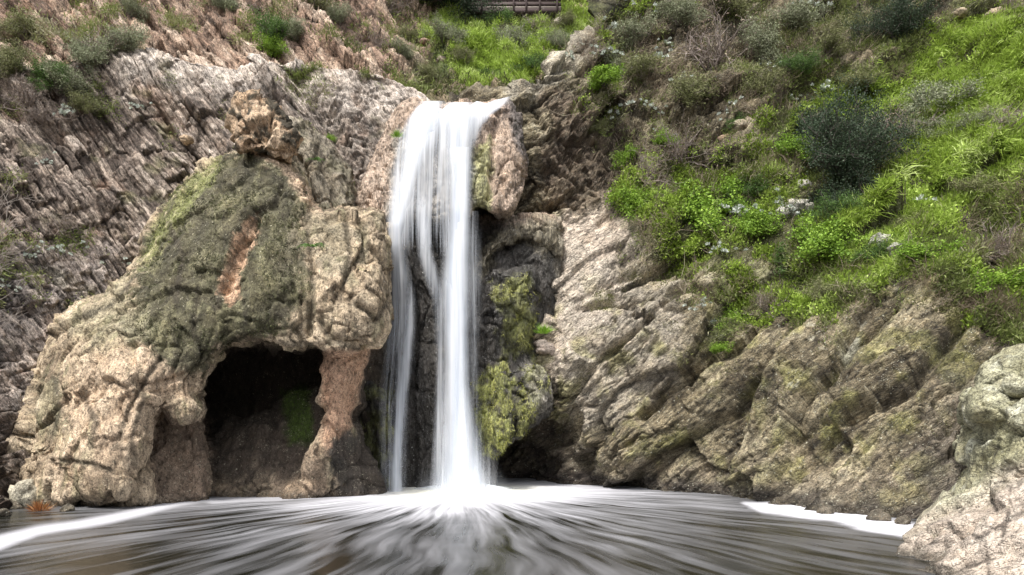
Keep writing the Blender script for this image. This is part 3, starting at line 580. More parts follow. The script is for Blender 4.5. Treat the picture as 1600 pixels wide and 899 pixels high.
# --- the rock the water falls over
f1 = Body([(562, 345), (566, 290), (588, 240), (612, 185), (632, 158), (650, 158), (690, 168), (750, 162), (800, 152), (812, 190), (818, 250), (812, 300), (795, 338), (770, 328), (742, 322), (730, 345), (690, 352), (650, 348), (615, 350), (590, 350)],
          [(640, 165, 23.9), (720, 170, 23.7), (800, 160, 23.8), (590, 290, 23.1), (575, 330, 23.2), (640, 260, 22.9), (640, 330, 22.5), (700, 250, 22.8), (700, 335, 22.3), (780, 240, 22.6), (790, 310, 22.5), (815, 260, 23.2)], 26.8, .35, seed=10)
f2 = Body([(560, 335), (905, 335), (915, 450), (905, 560), (900, 620), (850, 655), (790, 690), (772, 725), (768, 850), (560, 850), (560, 600), (575, 560)],
          [(610, 400, 23.3), (645, 400, 22.5), (660, 430, 22.3), (665, 600, 22.3), (665, 800, 22.0), (610, 600, 23.1), (720, 390, 23.6), (715, 600, 22.9), (720, 800, 22.8), (600, 480, 23.5), (600, 780, 23), (755, 350, 24.6), (765, 385, 24.6), (775, 450, 23.2), (800, 480, 22.7),
           (790, 390, 23.5), (830, 400, 23.3), (800, 620, 22.5), (775, 700, 22.6), (850, 500, 23.4), (885, 400, 24.3), (890, 500, 24.6), (885, 600, 24.6), (905, 350, 24.6)], 26.8, .3, jag=12, seed=11)
f3 = Body([(556, 610), (575, 592), (600, 615), (614, 680), (620, 850), (552, 850)], [(580, 620, 22.3), (590, 700, 22), (590, 800, 21.9)], 24, .45, seed=12)
f4 = Body([(760, 585), (778, 572), (797, 600), (800, 650), (792, 690), (768, 716), (750, 690), (742, 625)], [(775, 590, 22.2), (775, 650, 21.9), (770, 700, 22.1)], 24, .4, seed=13)
f5 = Body([(800, 575), (835, 558), (862, 585), (862, 630), (830, 650), (808, 685), (796, 640)], [(825, 580, 22.4), (830, 620, 22.2), (812, 670, 22.4)], 24, .4, seed=14)
f6 = Body([(742, 412), (762, 388), (790, 352), (820, 338), (905, 332), (905, 390), (870, 400), (845, 380), (820, 372), (800, 376), (780, 392), (762, 415), (748, 424)], [(750, 430, 23.0), (790, 360, 23.1), (845, 390, 23.3), (890, 370, 24.2)], 25.5, .25, jag=12, seed=15)
f7 = Body([(770, 420), (835, 420), (845, 560), (800, 570), (765, 560)], [(800, 470, 22.5), (780, 540, 22.7), (835, 500, 22.9)], 24.5, .4, jag=14, seed=16)
def paint_fall(P, px, py, aux, N):
    a, b, e, flow = aux
    v = .5 + .5 * fbm(P, .8, 4, 111) + .4 * flow
    col = pick(v, [(.30, .22, .16), (.47, .36, .28), (.60, .48, .38)])
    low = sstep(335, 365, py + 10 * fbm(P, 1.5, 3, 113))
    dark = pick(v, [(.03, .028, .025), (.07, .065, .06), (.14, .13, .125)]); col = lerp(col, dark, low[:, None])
    col = over(col, blob(P, px, py, [(735, 240), (770, 210), (765, 330), (738, 330)], 7, 10, 70, 2), (.36, .38, .16), .75)
    col = over(col, blob(P, px, py, [(620, 200), (745, 180), (740, 360), (600, 360)], 8, 8, 71, 2), (.30, .30, .27), .7)
    col = over(col, blob(P, px, py, [(785, 150), (830, 150), (830, 260), (806, 230)], 6, 8, 72, 2), (.10, .095, .10), .8)
    g = np.zeros(px.shape)
    for i, p in enumerate([[(742, 600), (790, 560), (800, 690), (765, 720), (745, 700)], [(795, 600), (850, 550), (860, 600), (815, 690)], [(770, 440), (830, 430), (845, 540), (790, 560)], [(556, 600), (612, 600), (622, 790), (560, 790)]]):
        g = np.maximum(g, blob(P, px, py, p, 7, 14, 73 + i, 2) * (.95, .9, .7, .45)[i] * sstep(-.3, .05, fbm(P, 1.8, 4, 119)))
    gc = pick(.5 + fbm(P, 2.2, 4, 117), [(.07, .07, .035), (.18, .19, .06), (.38, .40, .12), (.55, .54, .26)])
    col = lerp(col, gc, (g * .95)[:, None])
    col = over(col, blob(P, px, py, [(735, 410), (790, 345), (920, 330), (920, 400), (850, 395), (820, 370), (780, 385), (750, 440)], 10, 16, 80, 2), (.30, .265, .19), .75)
    col = over(col, sstep(862, 885, px + 14 * fbm(P, 2, 3, 82)), (.42, .37, .29), .85)
    col = over(col, blob(P, px, py, [(820, 560), (870, 560), (870, 650), (830, 650)], 8, 10, 81, 2), (.30, .28, .24), .6)
    return col
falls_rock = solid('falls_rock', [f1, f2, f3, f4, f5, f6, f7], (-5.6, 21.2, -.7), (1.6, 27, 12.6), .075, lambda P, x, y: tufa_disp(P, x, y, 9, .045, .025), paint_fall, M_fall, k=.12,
      feat=[('crack', [(775, 190), (770, 260), (765, 320)], 6, .2), ('crack', [(620, 350), (640, 500), (640, 760)], 10, .3)],
      wetf=lambda P, x, y: sstep(560, 620, x) * sstep(860, 760, x) * (.3 + .6 * sstep(340, 380, y)))
tag(falls_rock, 'wet travertine wall behind the waterfall, pink above and dark with yellow moss below', 'rock formation')

# --- boulders at the near right shore
n1 = Body([(1380, 915), (1398, 882), (1425, 840), (1447, 812), (1480, 792), (1500, 775), (1530, 770), (1600, 745), (1900, 700), (1900, 1300), (1350, 1300)],
          [(1400, 900, 10.2), (1450, 830, 11.2), (1500, 860, 9.8), (1600, 880, 8.8), (1500, 790, 11.8), (1600, 770, 10.9), (1700, 800, 9.5), (1850, 900, 7.5), (1450, 1200, 8.6), (1700, 1200, 7.6)], 15.5, .5, seed=20)
n2 = Body([(1478, 800), (1490, 770), (1512, 728), (1508, 705), (1522, 672), (1518, 650), (1560, 640), (1900, 610), (1900, 900), (1480, 900)], [(1500, 780, 12.4), (1540, 730, 12.2), (1540, 670, 12.6), (1600, 700, 11.5), (1750, 700, 10.3)], 16, .45, seed=21)
n3 = Body([(1516, 640), (1524, 618), (1545, 604), (1560, 612), (1640, 622), (1640, 668), (1520, 662)], [(1540, 640, 12.5), (1600, 650, 11.9), (1600, 620, 12.1)], 16, .3, seed=22)
n4 = Body([(1536, 605), (1540, 580), (1562, 562), (1600, 550), (1680, 530), (1900, 520), (1900, 660), (1600, 652), (1560, 640), (1545, 625)], [(1550, 600, 13.0), (1600, 600, 12.0), (1700, 620, 11.1), (1850, 560, 10.3)], 16.5, .55, seed=23)
def near_disp(P, px, py):
    W = np.stack([fbm(P, 1, 3, 250), fbm(P, 1, 3, 260), fbm(P, 1, 3, 270)], 1) * .3
    f1_, f2_, a, t = worley(rotv(P + W, 25, (.8, .9, 1.7)), 31); g1, g2, b, u = worley(rotv(P + W, -20, (2.6, 3, 4)), 32)
    d = .2 * fbm(P, .6, 4, 33) + .22 * (a - .5) + .26 * t - .06 * np.exp(-((f2_ - f1_) / .06) ** 2) + (.012 + .05 * sstep(775, 740, py)) * (b - .5 + u) + .02 * fbm(P, 3, 5, 34, .6, True) + .12 * terr(fbm(P, 1.2, 4, 35), 5, .75)
    return d, (a, b, f2_ - f1_, g2 - g1)
NCR = [[(1560, 870), (1575, 800), (1580, 760)], [(1480, 815), (1530, 840), (1600, 800)], [(1430, 880), (1500, 890), (1560, 870)], [(1500, 800), (1520, 780), (1600, 790)], [(1545, 740), (1560, 700), (1530, 690)], [(1500, 720), (1560, 735), (1600, 730)], [(1540, 845), (1545, 899)], [(1440, 850), (1490, 845), (1530, 840)]]
def paint_near(P, px, py, aux, N):
    a, b, e, e2 = aux
    v = .5 + .6 * fbm(P, .9, 4, 121) + .2 * (a - .5)
    pink = pick(v, [(.30, .25, .205), (.46, .39, .325), (.60, .52, .44)]); gr = pick(v, [(.11, .105, .06), (.24, .23, .135), (.38, .37, .26), (.55, .54, .43)])
    m = sstep(30, -30, py - np.interp(px, [1380, 1450, 1520, 1600, 1700], [850, 800, 775, 725, 700]) + 40 * fbm(P, 1.6, 4, 125))
    for pts in NCR: w_ = np.exp(-((polyd(px, py, pts, False) + 7 * fbm(P, 3, 3, 66)) / 2.6) ** 2); pink = over(pink, w_, (.07, .055, .045), .85); gr = over(gr, w_, (.05, .045, .03), .8)  # cracks painted dark on both rock colours, adding crevice shade
    pink = over(pink, sstep(.15, .35, fbm(P, 1.5, 5, 127)), (.42, .40, .27), .5)
    return over(over(lerp(pink, gr, m[:, None]), sstep(.22, .05, P[:, 2]), (.07, .06, .045), .85), sstep(.1, .35, fbm(P, 2, 4, 129)) * m, (.62, .62, .5), .6)
o = solid('shore_outcrop', [n1, n2, n3], (3.9, 7.2, -2.4), (11.5, 16.8, 3.2), .06, near_disp, paint_near, M_near, k=.08,
      feat=[('crack', [(1560, 870), (1575, 800), (1580, 760)], 2.5, .16), ('crack', [(1480, 815), (1530, 840), (1600, 800)], 3, .16), ('crack', [(1430, 880), (1500, 890), (1560, 870)], 2.5, .14), ('crack', [(1500, 800), (1520, 780), (1600, 790)], 2.5, .14), ('crack', [(1545, 740), (1560, 700), (1530, 690)], 4, .12), ('crack', [(1500, 720), (1560, 735), (1600, 730)], 5, .12)])
tag(o, 'low pinkish cracked outcrop with mossy upper steps at the near right shore', 'rock formation')
o = solid('lichen_boulder', [n4], (6.5, 9.5, 1.2), (12, 17, 4.2), .055, near_disp, paint_near, M_near, feat=[('crack', [(1540, 620), (1570, 615), (1600, 622)], 4, .12)])
tag(o, 'rounded pale green lichen boulder on top of the right shore outcrop', 'boulder')

# ------------------------------------------------------------------ pool
IMP = at(724, 768, 22.0); IX, IY = IMP[0], 21.9
xs = np.arange(-26, 22, .12); ys = np.arange(3, 30, .12); gx, gy = np.meshgrid(xs, ys); P = np.stack([gx.ravel(), gy.ravel(), gx.ravel() * 0], 1)
px = 800 + F * gx / gy; py = HZ + F * EYE / gy; r = np.hypot(gx - IX, gy - IY)
core = np.exp(-(r / 4.3) ** 2.5); den = .8 * core + .13 * np.exp(-(r / 7) ** 2) + .085 * np.exp(-(r / 13) ** 2)
def band(pts, wd, a):
    q = polyd(px, py, pts, False) * gy / F * 1.0; pyd = q
    return a * np.exp(-(q / wd) ** 2)
solidf = np.maximum.reduce([sstep(0, 1, 1.3 * (polyd(px, py, [(1160, 786), (1230, 786), (1330, 800), (1440, 822), (1434, 846), (1400, 838), (1300, 815), (1190, 800)]) / 15 + .45 + .5 * fbm(P, .9, 4, 44).reshape(r.shape))) * .85,
                            sstep(-7, 5, polyd(px, py, [(-600, 1010), (-80, 858), (0, 836), (60, 822), (130, 813), (220, 794), (270, 781), (330, 781), (270, 794), (150, 822), (60, 836), (0, 858), (-80, 885), (-600, 1060)])) * .65,
                            sstep(-3, 2, polyd(px, py, [(300, 779), (500, 772), (620, 768), (620, 775), (480, 781), (330, 788)])) * .5, sstep(-4, 3, polyd(px, py, [(760, 757), (900, 758), (930, 763), (900, 766), (780, 766)])) * .3])
den *= 1 - .6 * sstep(-30, 60, polyd(px, py, [(980, 790), (1160, 800), (1400, 860), (1400, 1100), (1150, 960), (1050, 850), (900, 780)]))
den *= 1 - .8 * sstep(-20, 30, polyd(px, py, [(-200, 780), (60, 780), (90, 812), (-100, 850), (-200, 870)]))
t = NT('pool_water'); geo = t.n('ShaderNodeTexCoord').outputs['Object']; sx = t.n('ShaderNodeSeparateXYZ'); t.l(geo, sx.inputs[0])
wob = t.math('MULTIPLY', t.math('SUBTRACT', t.noise(geo, .2, 2), .5), .1)
dx = t.math('SUBTRACT', sx.outputs[0], IX); dy = t.math('SUBTRACT', sx.outputs[1], IY)
ang = t.math('ADD', t.math('ARCTAN2', dx, t.math('MULTIPLY', dy, -1)), wob); rr = t.math('SQRT', t.math('ADD', t.math('MULTIPLY', dx, dx), t.math('MULTIPLY', dy, dy)))
def pol(ka, kr, off):
    c = t.n('ShaderNodeCombineXYZ'); t.l(t.math('MULTIPLY', ang, ka), c.inputs[0]); t.l(t.math('MULTIPLY', rr, kr), c.inputs[1]); c.inputs[2].default_value = off; return c.outputs[0]
s1 = t.noise(pol(7, .30, 1), 1, 2, .5); s2 = t.noise(pol(20, .3, 4), 1, 2, .5); s3 = t.noise(pol(44, .35, 8), 1, 2, .5)
st = t.math('ADD', t.math('ADD', t.math('MULTIPLY', s1, .32), t.math('MULTIPLY', s2, .46)), t.math('MULTIPLY', s3, .52))
st = t.rng(st, .44, .92, -.36, .66)
foam = t.math('ADD', t.attr('den', 2), t.math('MULTIPLY', t.math('MULTIPLY', st, t.rng(t.attr('den', 2), 0, .3, .25, 1)), t.rng(rr, 1.5, 5.5, .1, 1)), clamp=True)
foam = t.math('MAXIMUM', foam, t.math('MULTIPLY', t.attr('sol', 2), t.rng(t.noise(geo, 1.3, 3), .2, .5, .8, 1)))
cb = t.mix(foam, (.009, .009, .006), t.mix(t.rng(rr, .6, 3.2, 1, 0), (.66, .66, .71), (.84, .83, .68))); b = t.n('ShaderNodeBsdfPrincipled'); t.l(cb, b.inputs['Base Color']); t.l(t.rng(foam, 0, .6, .22, .7), b.inputs['Roughness'])
b.inputs['IOR'].default_value = 1.33; b.inputs['Specular IOR Level'].default_value = .2; bp = t.n('ShaderNodeBump'); bp.inputs['Distance'].default_value = .03; bp.inputs['Strength'].default_value = .5; t.l(t.math('ADD', s2, s3), bp.inputs['Height']); t.l(bp.outputs[0], b.inputs['Normal'])
t.l(b.outputs[0], t.out.inputs[0])
zz = .035 * fbm(P, .8, 3, 500) + .12 * np.exp(-(r.ravel() / 1.1) ** 2); P[:, 2] = zz
tag(mesh('pool_water', P, gridq(len(ys), len(xs)), t.m, attrs={'den': den.ravel(), 'sol': solidf.ravel()}), kind='structure')
gm = rock_mat('wet_mud', contrast=.3, bump=.02)
xs = np.linspace(-90, 90, 90); ys = np.linspace(-60, 120, 90); gx, gy = np.meshgrid(xs, ys); P = np.stack([gx.ravel(), gy.ravel(), np.full(gx.size, -.9)], 1)
tag(mesh('ground', P, gridq(90, 90), gm, col=np.tile((.12, .09, .06), (len(P), 1)), attrs={'wet': np.full(len(P), .5)}), kind='structure')

# ------------------------------------------------------------------ falling water
def water_mat():
    t = NT('falling_water'); uv = t.n('ShaderNodeTexCoord').outputs['UV']; a = t.n('ShaderNodeMapping'); t.l(uv, a.inputs[0]); a.inputs['Scale'].default_value = (9, .55, 1)
    b2_ = t.n('ShaderNodeMapping'); t.l(uv, b2_.inputs[0]); b2_.inputs['Scale'].default_value = (30, .8, 1)
    n1 = t.noise(a.outputs[0], 1, 4, .6, .2); n2 = t.noise(b2_.outputs[0], 1, 3, .6, .1)
    s = t.math('ADD', t.math('MULTIPLY', n1, .65), t.math('MULTIPLY', n2, .35)); s = t.rng(s, .3, .7, -.45, .5)
    d = t.attr('den', 2); edge = t.attr('edge', 2); k = t.math('MULTIPLY', t.math('SUBTRACT', 1.15, d), 1.5)
    al = t.math('MULTIPLY', t.math('ADD', d, t.math('MULTIPLY', s, k), clamp=True), edge, clamp=True)
    al = t.math('MULTIPLY', al, t.rng(d, 0, .16))
    c = t.mix(t.rng(n1, .35, .65), (.62, .67, .75), (.82, .84, .88))
    df = t.n('ShaderNodeBsdfDiffuse'); t.l(c, df.inputs[0]); tr = t.n('ShaderNodeBsdfTranslucent'); t.l(c, tr.inputs[0])
    m1 = t.n('ShaderNodeMixShader'); m1.inputs[0].default_value = .35; t.l(df.outputs[0], m1.inputs[1]); t.l(tr.outputs[0], m1.inputs[2])
    tp = t.n('ShaderNodeBsdfTransparent'); m2 = t.n('ShaderNodeMixShader'); t.l(al, m2.inputs[0]); t.l(tp.outputs[0], m2.inputs[1]); t.l(m1.outputs[0], m2.inputs[2]); t.l(m2.outputs[0], t.out.inputs[0])
    return t.m
M_water = water_mat()
wf = empty('waterfall', (IX, IY, 0)); tag(wf, 'silky white waterfall pouring over the travertine lip into the dark pool', 'waterfall')
def ribbon(name, rows, bow=.25, nu=40, seed=0, rag=3, edge=.22, lip=None):
    """rows: py, left px, right px, Y, density"""
    r_ = np.asarray(rows, float); n = int((r_[-1, 0] - r_[0, 0]) / 3) + 2; s = np.linspace(r_[0, 0], r_[-1, 0], n)
    L, Rr, Yc, D = (np.interp(s, r_[:, 0], r_[:, i]) for i in (1, 2, 3, 4))
    def sm(a):
        k = np.hanning(9); k /= k.sum(); return np.convolve(np.pad(a, 4, 'edge'), k, 'valid')
    L, Rr, Yc, D = sm(L), sm(Rr), sm(Yc), sm(D)
    L = L + rag * fbm(np.stack([s, s * 0, s * 0], 1), .02, 3, seed + 1); Rr = Rr + rag * fbm(np.stack([s, s * 0, s * 0], 1), .02, 3, seed + 2)
    u = np.linspace(0, 1, nu)[None]; X = L[:, None] + (Rr - L)[:, None] * u
    Yg = Yc[:, None] - bow * (1 - (2 * u - 1) ** 2) - .06 * fbm(np.stack([(X / 14).ravel(), np.repeat(s, nu) / 120, X.ravel() * 0], 1), 1, 3, seed).reshape(X.shape)
    sp = s[:, None] + 0 * X
    if lip: sp = sp + np.interp(X, [q[0] for q in lip], [q[1] for q in lip]) * np.exp(-(s[:, None] - s[0]) / 30) + 0
    V = np.stack([(X - 800) / F * Yg, Yg, EYE + (HZ - sp) / F * Yg], -1).reshape(-1, 3)
    ed = np.clip(np.minimum(u, 1 - u) / edge, 0, 1); ed = ed * ed * (3 - 2 * ed) * np.ones_like(X)
    uv = np.stack([V[:, 0] * .55 + seed * 3.3, V[:, 2] * .35], 1)
    o = mesh(name, V - np.array([IX, IY, 0]), gridq(n, nu), M_water, uv=uv, attrs={'den': np.repeat(D, nu), 'edge': ed.ravel()}, parent=wf); return o
ribbon('upper_curtain', [(153, 648, 802, 23.55, 1.0), (162, 642, 796, 23.4, 1.0), (175, 634, 775, 23.15, .85), (195, 627, 757, 22.95, .6), (230, 616, 744, 22.6, .42), (280, 607, 738, 22.4, .38), (330, 601, 737, 22.15, .36), (365, 601, 738, 22.1, .28), (400, 603, 736, 22.1, .02)], .22, 80, 1, 3, .1, [(640, 18), (655, 12), (668, 10), (680, 15), (692, 18), (702, 9), (712, 8), (722, 15), (735, 12), (745, 5), (760, 9), (772, 4), (785, 1), (802, -4)])
ribbon('main_stream', [(160, 690, 750, 23.2, .7), (200, 688, 748, 22.75, .7), (250, 690, 740, 22.4, .75), (330, 696, 740, 22.0, .8), (400, 686, 742, 21.9, .85), (450, 680, 742, 21.85, .9), (520, 686, 738, 21.8, .95), (600, 686, 740, 21.8, .95), (660, 683, 750, 21.75, 1.0), (720, 676, 766, 21.7, 1.1), (776, 664, 786, 21.6, 1.3)], .3, 50, 2, 3, .48)
ribbon('main_stream', [(230, 700, 740, 22.3, .7), (330, 702, 738, 21.9, .8), (450, 690, 738, 21.7, .95), (600, 692, 736, 21.6, 1.05), (700, 688, 750, 21.55, 1.1), (776, 680, 772, 21.45, 1.2)], .2, 30, 3, 3, .4)
ribbon('left_stream', [(158, 652, 700, 23.3, 1.0), (200, 634, 690, 22.8, .85), (250, 622, 670, 22.45, .8), (300, 610, 652, 22.2, .9), (350, 601, 640, 22.05, 1.0), (385, 601, 636, 22.1, .85), (420, 602, 645, 22.3, .62), (470, 600, 652, 22.5, .4), (530, 598, 654, 22.5, .2), (590, 596, 650, 22.2, .0)], .15, 40, 4, 4, .48)
ribbon('side_veil', [(440, 612, 655, 22.75, .0), (500, 596, 655, 22.7, .22), (560, 590, 652, 22.2, .2), (620, 586, 645, 21.75, .18), (700, 588, 640, 21.5, .2), (775, 588, 640, 21.4, .3)], .15, 40, 5, 6, .45)
ribbon('side_stream', [(425, 638, 650, 22.5, .0), (470, 634, 650, 22.5, .3), (510, 630, 650, 22.4, .55), (560, 622, 646, 22.0, .6), (620, 616, 640, 21.6, .6), (700, 608, 632, 21.35, .65), (776, 604, 632, 21.3, .75)], .08, 16, 6, 5, .45)
ribbon('mist_veil', [(560, 676, 752, 21.5, .05), (660, 668, 762, 21.4, .1), (730, 655, 785, 21.3, .25), (778, 630, 812, 21.1, .6)], .3, 40, 9, 3, .5)
ribbon('mist_veil', [(330, 716, 752, 22.0, .1), (430, 728, 756, 22.0, .25), (600, 728, 752, 22.0, .1), (760, 740, 770, 21.9, .0)], .1, 20, 10, 3, .5)
ribbon('strand', [(300, 652, 670, 22.05, 0), (345, 650, 672, 22.0, .45), (400, 650, 680, 22.0, .5), (470, 672, 700, 22.0, .35), (560, 680, 700, 22.0, .3), (770, 672, 696, 21.8, .4)], .05, 20, 8, 3, .4)
# soft spray where the water lands: a low foam dome
u = np.linspace(0, 1, 22); th = np.linspace(0, 2 * math.pi, 60); uu, tt_ = np.meshgrid(u, th, indexing='ij'); rad = 1.9 * uu * (1 + .12 * np.sin(3 * tt_)); z = .33 * (1 - uu) ** 1.6
V = np.stack([rad * np.cos(tt_), rad * np.sin(tt_) * .7, z], -1).reshape(-1, 3)
mesh('splash_foam', V, gridq(22, 60), M_water, uv=V[:, :2] * .02, attrs={'den': (1.25 - .75 * uu).ravel(), 'edge': sstep(1, .45, uu).ravel()}, parent=wf)


# ------------------------------------------------------------------ plants
def unit(v): return v / (np.linalg.norm(v, axis=-1, keepdims=True) + 1e-9)
def leaves(B, D, L, Wd, col, lift=.25):
    """one folded leaf per row: base B, direction D, length L, half width Wd, colour"""
    n = len(B); S = unit(np.cross(D, rng.normal(size=(n, 3)))); U = np.cross(S, D); L = np.broadcast_to(L, n)[:, None]; Wd = np.broadcast_to(Wd, n)[:, None]
    V = np.stack([B, B + D * L * .5 + S * Wd + U * L * lift, B + D * L, B + D * L * .5 - S * Wd + U * L * lift], 1).reshape(-1, 3)
    return V, np.arange(4 * n).reshape(-1, 4), np.repeat(col, 4, 0)
def tubes(segs, sides=4):
    """segs: list of (points, r0, r1)"""
    VV, QQ, o = [], [], 0
    for pts, r0, r1 in segs:
        p = np.asarray(pts, float); n = len(p); d = unit(np.gradient(p, axis=0)); a = unit(np.cross(d, np.array([.31, .17, .9]))); b_ = np.cross(d, a)
        th = np.linspace(0, 2 * math.pi, sides, endpoint=False); r = np.linspace(r0, r1, n)[:, None, None]
        VV.append((p[:, None] + r * (a[:, None] * np.cos(th)[None, :, None] + b_[:, None] * np.sin(th)[None, :, None])).reshape(-1, 3))
        i = np.arange(n * sides).reshape(n, sides); j = np.roll(i, -1, 1); QQ.append(np.stack([i[:-1], j[:-1], j[1:], i[1:]], -1).reshape(-1, 4) + o); o += n * sides
    return np.concatenate(VV), np.concatenate(QQ)
def wander(p, d, L, n=5, wob=.25, up=.1):
    pts = [np.array(p, float)]; d = np.array(d, float)
    for i in range(n):
        d = unit(d + rng.normal(size=3) * wob + np.array([0, 0, up])); pts.append(pts[-1] + d * L / n)
    return np.array(pts), d
def skeleton(nm, nt, Rr, H, wob=.25, tr=.03, spread=1.0):
    segs, tips = [], []
    for i in range(nm):
        a = rng.uniform(0, 6.28); e = rng.uniform(.1, 1.25) * spread; d = (math.cos(a) * math.sin(e), math.sin(a) * math.sin(e), math.cos(e)); L = rng.uniform(.6, 1) * (Rr * math.sin(e) + H * math.cos(e))
        p, dd = wander((d[0] * .06, d[1] * .06, -.08), d, L, 6, wob); segs.append((p, tr, tr * .35)); tips.append(p[-1])
        for k in range(nt):
            q = p[rng.integers(2, 7)]; p2, _ = wander(q, unit(dd + rng.normal(size=3) * .7), L * rng.uniform(.2, .5), 4, wob); segs.append((p2, tr * .4, tr * .12)); tips.append(p2[-1]); tips.append(p2[2])
    return segs, np.array(tips)
def crown(tips, per, spread, L, Wd, cols, jit=.25):
    n = len(tips) * per; B = np.repeat(tips, per, 0) + rng.normal(size=(n, 3)) * spread; g = np.repeat(rng.uniform(0, 1, len(tips)), per)
    D = unit(rng.normal(size=(n, 3)) + np.array([0, 0, .5])); c = pick(np.clip(g * .7 + rng.uniform(0, .3, n), 0, 1), cols) * (1 + rng.uniform(-jit, jit, n))[:, None]
    return leaves(B, D, L * rng.uniform(.6, 1.3, n), Wd, c)
PAL = {'sage': [(.13, .145, .085), (.22, .24, .15), (.34, .36, .25)], 'dark': [(.02, .035, .02), (.045, .07, .04), (.10, .135, .085)], 'bright': [(.10, .18, .02), (.20, .33, .04), (.34, .48, .08)],
       'green': [(.045, .09, .02), (.08, .15, .035), (.14, .22, .06)], 'white': [(.38, .42, .38), (.52, .56, .52), (.66, .69, .66)], 'olive': [(.09, .10, .04), (.17, .18, .08), (.27, .27, .14)], 'dry': [(.14, .10, .08), (.24, .18, .14), (.36, .29, .23)], 'rust': [(.28, .10, .04), (.42, .18, .07), (.5, .3, .14)],
       'grass': [(.09, .19, .015), (.18, .33, .03), (.30, .46, .07)]}
def proto(kind):
    """mesh data of foliage and stems for a plant about one metre across"""
    if kind in ('sage', 'green', 'olive'): sg, tp = skeleton(24, 8, .55, .6, tr=.012); fo = crown(tp, 18, .055, .05, .009, PAL[kind]); return fo, tubes(sg, 3)
    if kind == 'dark': sg, tp = skeleton(34, 12, .6, .75, tr=.014); fo = crown(tp, 26, .05, .026, .008, PAL[kind]); return fo, tubes(sg, 3)
    if kind == 'bright': sg, tp = skeleton(18, 5, .6, .35, tr=.01); fo = crown(tp, 26, .065, .05, .018, PAL[kind]); return fo, tubes(sg, 3)
    if kind == 'dry': sg, tp = skeleton(26, 9, .6, .6, .35, tr=.012); fo = crown(tp[::3], 2, .05, .04, .008, PAL['dry']); return fo, tubes(sg, 3)
    if kind == 'white':
        V, Q, Cc, o = [], [], [], 0
        for k in range(16):
            c = rng.normal(size=3) * np.array([.34, .34, .12]); n = 12; a = np.linspace(0, 12.56, n) + rng.uniform(0, 6); e = np.linspace(.35, 1.45, n)
            D = np.stack([np.cos(a) * np.sin(e), np.sin(a) * np.sin(e), np.cos(e)], 1); v, q, cc = leaves(np.repeat(c[None], n, 0), D, .15 * rng.uniform(.6, 1.3), .035, pick(rng.uniform(0, 1, n), PAL['white']), .08); V.append(v); Q.append(q + o); Cc.append(cc); o += len(v)
        sg = [(wander((0, 0, -.1), unit(rng.normal(size=3) + np.array([0, 0, 1])), .4, 4)[0], .02, .012) for k in range(5)]
        return (np.concatenate(V), np.concatenate(Q), np.concatenate(Cc)), tubes(sg, 3)
    if kind == 'fern':
        B, D, L = [], [], []; sg = []
        for k in range(11):
            a = rng.uniform(0, 6.28); p, _ = wander((0, 0, 0), (math.cos(a) * .6, math.sin(a) * .6, .8), .55, 8, .05, -.22); sg.append((p, .008, .003))
            for i in range(1, 9):
                t_ = unit(p[i] - p[i - 1]); sd_ = unit(np.cross(t_, [0, 0, 1.]))
                for s_ in (-1, 1): B.append(p[i]); D.append(unit(sd_ * s_ + t_ * .5)); L.append(.17 * (1 - i / 10.))
        B, D, L = map(np.array, (B, D, L)); return leaves(B, D, L, .025, pick(rng.uniform(0, 1, len(B)), [(.05, .13, .02), (.12, .25, .04)]), .03), tubes(sg, 3)
    if kind in ('grass', 'rust'):
        n = 160; a = rng.uniform(0, 6.28, n); e = rng.uniform(.1, 1.3, n); D = np.stack([np.cos(a) * np.sin(e), np.sin(a) * np.sin(e), np.cos(e)], 1); B = D * np.array([.12, .12, 0])
        return leaves(B, D, rng.uniform(.3, .6, n), .012, pick(rng.uniform(0, 1, n), PAL[kind]), .12), None
ME = {}
def pmesh(name, data, mat, root):
    if len(data) == 3: return mesh(name, data[0], data[1], mat, col=data[2], smooth=False, parent=root)
    return mesh(name, data[0], data[1], mat, parent=root)
KN = {'sage': 'sage_bush', 'green': 'green_shrub', 'olive': 'olive_shrub', 'dark': 'dark_bush', 'bright': 'leafy_herb', 'dry': 'dry_twig_bush', 'white': 'succulent_clump', 'fern': 'fern', 'grass': 'grass_tuft', 'rust': 'dry_grass_tuft'}
CN = {'sage': 'bush', 'green': 'shrub', 'olive': 'shrub', 'dark': 'bush', 'bright': 'herb', 'dry': 'bush', 'white': 'succulent', 'fern': 'fern', 'grass': 'grass tuft', 'rust': 'grass tuft'}
def plant(kind, sh, px, py, size, label, group=None, squash=1.0, variant=None, loc=None):
    key = (kind, variant if variant is not None else random.randint(0, 2))
    if loc is None:
        P_, N_ = surf(sh, px, py); loc = P_[0] - N_[0] * .02; nv = N_[0]
    else: nv = np.array([0, -.4, 1.])
    up = Vector(unit(np.array([nv[0] * .5, nv[1] * .5, max(.25, nv[2]) + .35]))); r = empty(KN[kind], loc); rz = random.uniform(0, 6.28)
    from mathutils import Quaternion
    r.rotation_mode = 'QUATERNION'; r.rotation_quaternion = up.to_track_quat('Z', 'Y') @ Quaternion((0, 0, 1), rz); r.scale = (size, size, size * squash)
    if key not in ME:
        fo, st = proto(kind); a = pmesh('foliage', fo, M_sage if kind in ('sage', 'white', 'dry', 'olive') else M_leaf, r); b_ = pmesh('stem', st, M_dbark if kind in ('dark', 'green', 'bright') else M_bark, r) if st is not None else None
        ME[key] = (a, b_)
    else:
        for c_ in ME[key]:
            if c_ is not None: d_ = c_.copy(); COL.objects.link(d_); d_.parent = r
    return tag(r, label, CN[kind], group)
RC, LC, HS = 'right_cliff', 'left_cliff', 'hillside'
